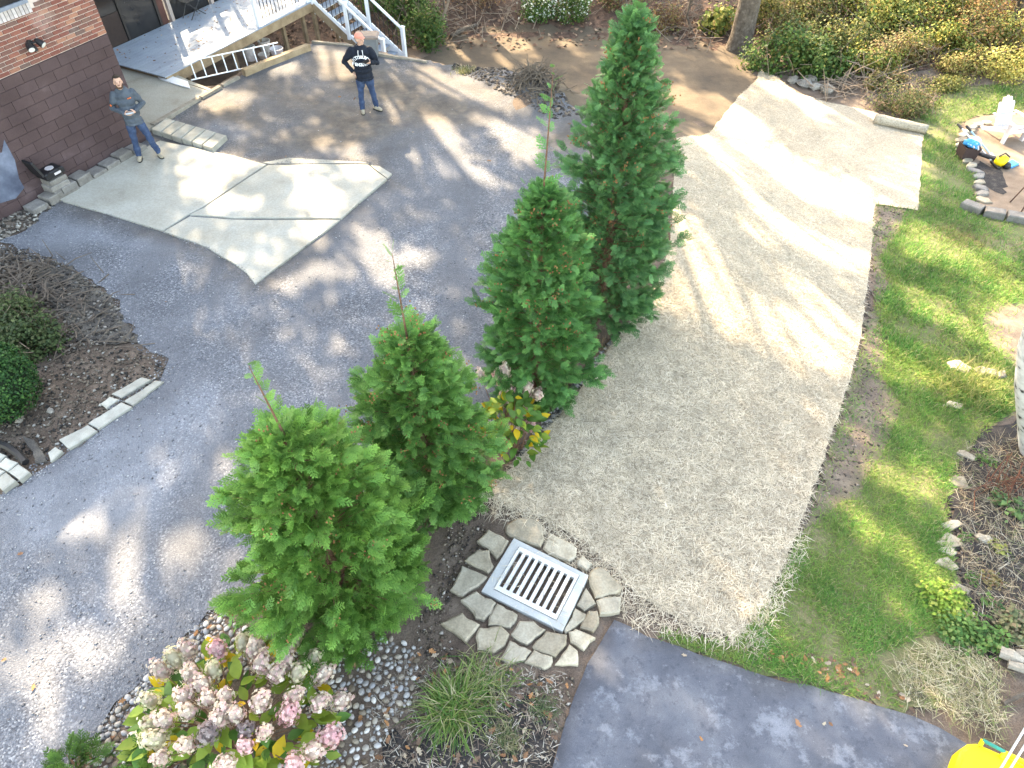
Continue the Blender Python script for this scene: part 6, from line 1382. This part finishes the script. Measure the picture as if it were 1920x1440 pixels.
for s in (-1, 1):
    m = MB(); m.rings([[arr(s * .33 - w_, y, z), arr(s * .33 + w_, y, z), arr(s * .33 + w_, y, z + .022), arr(s * .33 - w_, y, z + .022)] for y, z, w_ in ((-.40, .55, .05), (-.36, .552, .07), (0, .54, .055), (.32, .53, .035))]); cpart(m, 'arm')
    m = MB(); m.box((s * .29, -.32, .27), (.045, .11, .55), ch=.004); cpart(m, 'leg')
    m = MB(); m.box((s * .29, .08, .20), (.04, .95, .10), ((1, 0, 0), (0, .93, -.36), (0, .36, .93)), .004); cpart(m, 'leg')
cpart(MB().box((0, .24, .5), (.60, .03, .06), ch=.004), 'back_rail'); cpart(MB().box((0, -.33, .30), (.6, .025, .1), ch=.004), 'front_apron')
bx = G(1808, 296); bo = thing('planter_box', bx, 'dark brown box holding blue gloves on the patio edge', 'box')
mb = MB(); mb.rings([[bx + arr(i * s_, j * s_, z) for i, j in ((-1, -1), (1, -1), (1, 1), (-1, 1))] for z, s_ in ((0, .17), (.36, .2), (.36, .17), (.05, .15))]); mb.build('body', flat('brown_box', (.055, .033, .03), .8), bo)
gl = thing('work_gloves', bx + UPV * .33, 'blue and white work gloves heaped on the brown box', 'gloves')
for k, (dx, dy, dz) in enumerate([(-.06, 0, .10), (.08, .03, .13), (.0, -.06, .08)]):
    q = bx + arr(dx, dy, .33 + dz); MB().blob(q, (.15, .11, .09), 501 + k, .15, 12, 8).build('glove', 'plastic_blue' if k != 1 else 'plastic_white', gl, smooth=True)
    for j in range(4): MB().tube([q + arr(-.09 + j * .06, -.08, .0), q + arr(-.10 + j * .065, -.17, .02 - .03 * j)], [.026, .02], 7).build('finger', 'plastic_white' if j % 2 else 'plastic_blue', gl, smooth=True)
for k, (a, b, lab, mt) in enumerate([((1796, 233), (1862, 304), 'pale pole tool lying over the brown box', 'aluminium'), ((1812, 236), (1858, 290), 'blue handled pole tool beside the brown box', flat('pole_blue', (.30, .48, .58), .5))]):
    A_, B_ = G(*a, .42), G(*b, .10); tt = thing('pole_tool', B_, lab, 'tool'); MB().tube([A_, B_], .022, 8).build('shaft', mt, tt); d = (B_ - A_) / np.linalg.norm(B_ - A_); MB().box(B_ + d * .1, (.3, .1, .06), (d, np.cross(d, UPV) / np.linalg.norm(np.cross(d, UPV)), UPV), .01).build('head', 'plastic_white' if k else 'plastic_black', tt); MB().tube([A_, A_ + d * .2], .03, 8).build('grip', 'plastic_black', tt)
lb_ = G(1872, 312); bl = thing('leaf_blower', lb_, 'yellow and black leaf blower on the patio', 'leaf blower')
MB().blob(lb_ + UPV * .15, (.2, .15, .14), 511, .06, 14, 9, rot=.6).build('motor_housing', 'plastic_yellow', bl, smooth=True); MB().tube([lb_ + arr(-.1, .08, .16), lb_ + arr(-.35, .4, .12), lb_ + arr(-.5, .65, .1)], [.06, .05, .06], 10).build('nozzle', 'plastic_black', bl); MB().tube([lb_ + arr(-.12, 0, .27), lb_ + arr(0, 0, .36), lb_ + arr(.14, -.02, .27)], .02, 8).build('handle', 'plastic_black', bl); MB().blob(lb_ + arr(.1, -.14, .1), (.09, .09, .09), 3, .05, 10, 7).build('intake', 'plastic_black', bl)
dp = [G(x, y, .06) for x, y in [(1884, 306), (1898, 298), (1912, 306), (1897, 313)]]; tag(MB().prism(dp, .05, .012).build('dustpan', 'plastic_blue'), 'flat blue plastic pan lying right of the leaf blower', 'pan')
sheet('ash_patch', XY(Gs([(1822, 312), (1840, 302), (1872, 318), (1886, 345), (1880, 366), (1850, 355), (1832, 335)])), 'mulch', .016, .2, .06, 66)
tri = thing('fire_tripod', G(1908, 385), 'rusty metal tripod legs at the right edge of the patio', 'tripod'); apx = G(1925, 380) + UPV * 1.25
for p in ((1893, 380), (1912, 402), (1945, 395)): MB().tube([G(*p), apx], .016, 6).build('leg', flat('rust', (.09, .05, .035), .8), tri)
# yellow cart at the lower right corner
yz = .12; yc = thing('garden_cart', GZ(1880, 1460, -.2), 'yellow plastic cart with a green grip at the lower right corner of the asphalt', 'cart')
MB().prism([GZ(*p, yz) for p in [(1786, 1470), (1796, 1425), (1804, 1404), (1816, 1394), (1834, 1393), (1880, 1413), (1990, 1468), (2000, 1640), (1770, 1640)]], .34, .03).build('tub', 'plastic_yellow', yc)
h0, h1 = GZ(1843, 1388, yz + .05), GZ(1884, 1410, yz + .05); dn_ = GZ(1838, 1397, yz) ; d1_ = GZ(1877, 1420, yz)
MB().tube([dn_, h0], .022, 8).build('bracket', 'plastic_yellow', yc); MB().tube([d1_, h1], .022, 8).build('bracket', 'plastic_yellow', yc); MB().tube([h0, h1], .019, 10).build('grip', 'plastic_green', yc)
MB().tube([GZ(1884, 1412, yz + .03), GZ(1980, 1458, yz + .03)], .028, 8).build('rim', 'plastic_yellow', yc)
for a, b in (((1930, 1352), (1872, 1448)), ((1940, 1368), (1890, 1448))): tag(MB().tube([GZ(*a, .62), GZ(*b, .28)], .011, 8).build('metal_rod', 'aluminium'), 'grey metal rod rising over the yellow cart, ' + ('upper' if a[0] == 1930 else 'lower') + ' of the pair', 'rod', 'rods over the yellow cart')
# wood scraps at the right edge
for k, (a, b, w_, lab) in enumerate([((1875, 1222), (1915, 1240), .14, 'weathered split log piece at the right edge above the clippings'), ((1890, 1245), (1935, 1262), .10, 'orange brown split wood piece at the right edge'), ((1880, 1318), (1940, 1290), .06, 'dark fallen branch lying over the dry clippings'), ((1905, 1225), (1935, 1232), .10, 'pale short wood chunk at the right edge')]):
    A_, B_ = G(*a, .08), G(*b, .08); d = B_ - A_; tag(MB().tube([A_, (A_ + B_) / 2 + UPV * .02, B_], [w_ * .5, w_ * .55, w_ * .42], 7).build('wood_piece', 'weathered' if k != 2 else 'bark'), lab, 'wood')
# birch at the right edge
bb = G(1946, 850); bt = thing('birch_tree', bb, 'white barked birch trunk at the right edge', 'tree')
bp_ = [onplane(px, py, bb, arr(0, 1, 0)) for px, py in [(1956, 866), (1955, 840), (1950, 780), (1944, 720), (1950, 650), (1985, 540), (2060, 330)]]; bp_ += [np.array([bp_[-1][0] + 1.2, bp_[-1][1] + .4, 10.5])]
MB().tube(bp_, [.36, .29, .27, .25, .235, .22, .19, .12], 16).build('trunk', 'birch', bt, smooth=True)
rg = np.random.default_rng(120); n = 5000; u = rg.normal(0, 1, (n, 3)); pos = bp_[-1] + arr(1.2, .3, 2.6) + np.clip(u, -1.8, 1.8) * [1.3, 1.3, 1.2]
V, F, C = leaf_cards(pos, rg.normal(0, 1, (n, 3)), rg.uniform(.08, .14, n), rg, pick(rg, n, [(.16, .2, .04), (.28, .25, .05)], [2, 2], .2)); npmesh('crown', V, F, 'foliage', bt, col=C)
mb = MB(); [mb.tube([bp_[-1], pos[k * 300]], [.05, .015], 5) for k in range(8)]; mb.build('limbs', 'birch', bt)
# post and fallen log at the edge of the dirt
pp = G(1441, 122); tag(MB().tube([pp - UPV * .1, pp + arr(.06, .0, .35), pp + arr(.1, .02, .72)], [.05, .045, .04], 7).build('stump_post', 'bark', None, pp), 'thin dark leaning post beside the top corner of the straw', 'post')
a, b = G(845, 68, .08), G(893, 47, .1); tag(MB().tube([a, (a + b) / 2 + UPV * .05, b], [.07, .08, .06], 8).build('fallen_log', 'bark'), 'fallen log at the upper left edge of the graded dirt', 'log')

# ------------------------------------------------------------------ trees of the wood: they shade the yard
LIT = []  # sun-patch outlines; the crowns are left open above them along the sun direction
def lit(zo, sc, *polys):
    for q in polys: LIT.append(XY(Gs(Z(zo, sc, q))))
lit((1200, 80), 2.25, [(300, 300), (430, 235), (560, 400), (720, 540), (900, 640), (990, 690), (985, 770), (800, 710), (620, 630), (500, 505), (400, 440), (330, 350)], [(200, 390), (255, 365), (400, 540), (470, 600), (460, 640), (350, 530)],
    [(450, 660), (520, 680), (640, 770), (800, 840), (975, 910), (970, 990), (850, 955), (740, 905), (640, 855), (540, 760)], [(60, 1060), (130, 980), (200, 1080), (260, 1160), (250, 1230), (150, 1170)],
    [(120, 700), (200, 740), (330, 880), (400, 980), (440, 1060), (470, 1180), (420, 1290), (340, 1230), (280, 1100), (200, 980), (110, 880)], [(470, 1080), (600, 1130), (700, 1180), (780, 1280), (900, 1360), (880, 1405), (720, 1390), (560, 1310), (440, 1260)],
    [(600, 980), (700, 1010), (800, 1100), (920, 1230), (915, 1310), (820, 1250), (720, 1130), (620, 1040)], [(540, 110), (600, 170), (700, 260), (800, 350), (740, 340), (640, 240), (560, 160)], [(790, 230), (860, 220), (980, 290), (960, 330), (860, 290)],
    [(850, 530), (960, 580), (1150, 690), (1160, 715), (1000, 665), (880, 590)], [(1000, 560), (1160, 630), (1150, 655), (1040, 605)], [(70, 170), (250, 210), (400, 230), (260, 320), (200, 290), (90, 230)], [(430, 780), (520, 800), (600, 850), (560, 860), (470, 820)])
lit((280, 60), 2.4615, [(780, 70), (920, 90), (930, 210), (820, 215), (800, 140)], [(1060, 130), (1130, 190), (1150, 260), (1180, 360), (1140, 420), (1100, 340), (1080, 250)], [(1280, 380), (1330, 385), (1440, 480), (1420, 500), (1340, 460), (1270, 420)],
    [(1210, 570), (1290, 480), (1340, 500), (1450, 560), (1490, 690), (1400, 680), (1280, 630)], [(1500, 390), (1640, 430), (1860, 480), (1840, 540), (1720, 610), (1650, 540), (1600, 470)], [(1230, 160), (1440, 200), (1560, 260), (1780, 360), (1700, 380), (1560, 330), (1400, 290), (1290, 220)],
    [(600, 130), (700, 150), (690, 190), (560, 200)], [(200, 330), (300, 270), (480, 290), (460, 340), (300, 370)], [(210, 670), (330, 650), (360, 720), (300, 780), (210, 770)], [(150, 590), (250, 570), (480, 590), (520, 610), (430, 660), (330, 620)],
    [(700, 700), (830, 720), (880, 830), (840, 860), (690, 850)], [(910, 620), (1020, 620), (1050, 680), (960, 720)], [(730, 620), (820, 640), (800, 665), (720, 665)], [(330, 795), (430, 785), (420, 825), (320, 845)], [(700, 940), (820, 885), (850, 885), (740, 965)],
    [(960, 910), (1100, 930), (1090, 1040), (1000, 1060)], [(720, 1070), (830, 1080), (820, 1140), (720, 1140)], [(895, 1080), (940, 1080), (925, 1150), (895, 1150)], [(1080, 1050), (1180, 990), (1300, 1040), (1180, 1080), (1080, 1200), (1030, 1180)],
    [(600, 1160), (680, 1150), (670, 1220), (600, 1210)], [(1490, 620), (1600, 680), (1590, 705), (1500, 670)], [(795, 490), (835, 490), (830, 560), (795, 550)], [(905, 520), (960, 530), (970, 590), (905, 590)], [(0, 370), (80, 320), (100, 340), (20, 400)])
lit((740, 0), 3.84, [(530, 240), (700, 200), (830, 320), (950, 470), (830, 490), (720, 380), (600, 300)], [(760, 230), (880, 240), (1000, 340), (1130, 440), (1000, 450), (870, 340)], [(1050, 200), (1180, 220), (1320, 360), (1330, 400), (1200, 320)], [(300, 350), (440, 290), (500, 340), (560, 420), (420, 400)])
lit((0, 840), 2.4, [(60, 740), (130, 610), (210, 650), (180, 730)], [(80, 950), (200, 900), (310, 800), (330, 850), (250, 1030), (240, 1200), (200, 1280), (140, 1130), (80, 1050)], [(400, 860), (450, 800), (510, 850), (490, 960), (440, 1010), (400, 930)], [(260, 400), (320, 300), (470, 330), (430, 400), (330, 430)],
    [(510, 480), (570, 430), (630, 460), (590, 600), (560, 700), (520, 620)], [(780, 440), (820, 380), (920, 460), (860, 580), (810, 540)], [(960, 110), (1010, 50), (1060, 110), (1000, 150)])
lit((0, 0), 1, [(1680, 415), (1760, 425), (1920, 495), (1920, 560), (1800, 520), (1690, 470)], [(1640, 620), (1720, 680), (1850, 690), (1900, 715), (1880, 760), (1760, 740), (1650, 705)], [(1640, 895), (1760, 875), (1800, 930), (1700, 935)], [(1600, 955), (1650, 990), (1760, 1080), (1770, 1115), (1690, 1045), (1610, 995)],
    [(1720, 270), (1760, 190), (1990, 170), (1990, 260), (2050, 400), (1940, 330), (1880, 300), (1800, 250), (1760, 280), (1740, 340), (1728, 392)], [(1840, 560), (1990, 540), (1990, 680), (1880, 690), (1800, 620)], [(1690, 540), (1740, 550), (1800, 600), (1770, 610), (1700, 570)])
for q in ([(412, 38), (436, 32), (452, 48), (434, 66), (414, 56)],):
    o_ = []
    for p_ in q:
        a_ = GZ(*p_, DZ); g_ = a_.copy()
        for _ in range(6): g_ = a_ - TO_SUN * ((DZ - zf(g_[0], g_[1])) / TO_SUN[2])
        o_.append(g_[:2])
    LIT.append(o_)
LIT.append([(7.5, 20.5), (9.5, 18.5), (13, 17.5), (30, 18), (30, 45), (5.5, 45), (6.2, 24)])
rg = np.random.default_rng(130)
NQ = 110000
gx = rg.uniform(-17, 15, NQ); gy = rg.uniform(-4, 27, NQ); gzv = zt(gx, gy)
k = np.ones(NQ, bool)
for q in LIT:
    near_ = (gx > min(p[0] for p in q) - .3) & (gx < max(p[0] for p in q) + .3) & (gy > min(p[1] for p in q) - .3) & (gy < max(p[1] for p in q) + .3)
    ii = np.where(near_)[0]; hit = inpoly(gx[ii], gy[ii], q) | (segdist(gx[ii], gy[ii], q) < .14); k[ii[hit]] = False  # leaves dropped here, so the crown gaps shape the sun patches
gx, gy, gzv = gx[k], gy[k], gzv[k]; n = len(gx)
hh = rg.uniform(10.5, 17.5, n) + np.clip((6 - gy) * .25, 0, 2)
TP = np.stack([gx, gy, gzv], 1) + TO_SUN[None] * ((hh - gzv) / TO_SUN[2])[:, None]  # crown leaves set back from the ground they are to shade
trunks = [(G(1385, 92)[:2], 'big_trunk')] + [((x_, y_), None) for x_, y_ in ((-15, 29), (-9.5, 31.5), (-4.2, 29.5), (.6, 32.5), (-13, 38), (-6, 38.5), (1.5, 40), (-20, 34), (-2.2, 27.5), (-10, 44), (-1.5, 45.5), (-17, 44))]
tp2 = np.array([t[0] for t in trunks]); near = np.argmin(((TP[:, None, :2] - tp2[None]) ** 2).sum(2), 1)
tl_ = ['thick grey brown tree trunk at the top of the dirt slope', 'tall tree left of the house roof', 'tall tree behind the house roof', 'tall tree right behind the deck', 'tall tree on the back slope in line with the gravel', 'tall far tree behind the rear wing', 'tall far tree behind the deck stairs', 'tall far tree behind the dirt slope', 'tall tree at the far left of the wood', 'slender tree closest behind the deck stairs', 'farthest tall tree on the left', 'farthest tall tree in the middle', 'tall tree at the back left corner of the wood']
for i, ((x_, y_), big) in enumerate(trunks):
    b = np.array([x_, y_, zf(x_, y_)]); t = thing('forest_tree', b, tl_[i], 'tree', 'trees of the wood behind the yard'); P_ = TP[near == i]; m = len(P_)
    r0 = .33 if big else (.16 if i == 9 else .26)
    mb = MB(); top = 14.5; ln_ = arr(.28, .6, 0) if big else arr(.02, .02, 0)
    mb.tube([b - UPV * .2 , b + UPV * .05] + [b + ln_ * h_ * .05 + UPV * h_ for h_ in (.4, 1.5, 4, 8, top)], [r0 * 1.5, r0 * 1.3, r0 * 1.08, r0, r0 * .92, r0 * .7, r0 * .25], 14)
    for q in (rg.choice(m, min(m, 14), replace=False) if m else []):
        s_ = b + UPV * rg.uniform(7.5, 11.5); mb.tube([s_, (s_ + P_[q]) / 2 + UPV * .6, P_[q]], [.09, .05, .012], 5)
    mb.build('trunk', 'bark', t, smooth=True)
    if m:
        V, F, C = leaf_cards(P_, rg.normal(0, 1, (m, 3)) + TO_SUN * .8, rg.uniform(.17, .28, m), rg, pick(rg, m, [(.06, .12, .025), (.12, .16, .04), (.22, .19, .05)], [3, 2, 1], .2), .5); npmesh('crown', V, F, 'foliage', t, col=C)
# bare sapling and thin trunks by the stairs
for i, (pts, r, lab) in enumerate([([(822, 62), (832, 30), (846, -15)], .05, 'bare curved sapling right of the deck stairs bush'), ([(838, 50), (835, 20), (825, -20)], .03, 'thin grey sapling crossing the curved one'), ([(1300, 60), (1288, 30), (1295, 0)], .04, 'crooked dead sapling left of the big trunk'), ([(1755, 60), (1770, 30), (1775, -10)], .05, 'dead grey stem among the top right bushes'), ([(1890, 60), (1905, 30), (1915, 0)], .14, 'dark broken trunk at the top right corner')]):
    g0 = G(*pts[0]); dpt_ = g0[1]; P_ = [g0 - UPV * .1]
    for p in pts[1:]: q = onplane(p[0], p[1], g0 + arr(0, .15, 0), arr(0, 1, 0)); P_.append(q)
    P_.append(P_[-1] + (P_[-1] - P_[-2]) * 1.5)
    mb = MB(); mb.tube(P_, [r * 1.2, r, r * .8, r * .4], 7)
    for k in range(5): a_ = P_[1] + (P_[2] - P_[1]) * rg.uniform(0, 1.0); mb.tube([a_, a_ + rg.normal(0, .25, 3) + UPV * .3, a_ + rg.normal(0, .4, 3) + UPV * .7], [r * .4, r * .25, r * .1], 4)
    tag(mb.build('sapling', 'bark' if i else 'stick', None, g0), lab, 'sapling')
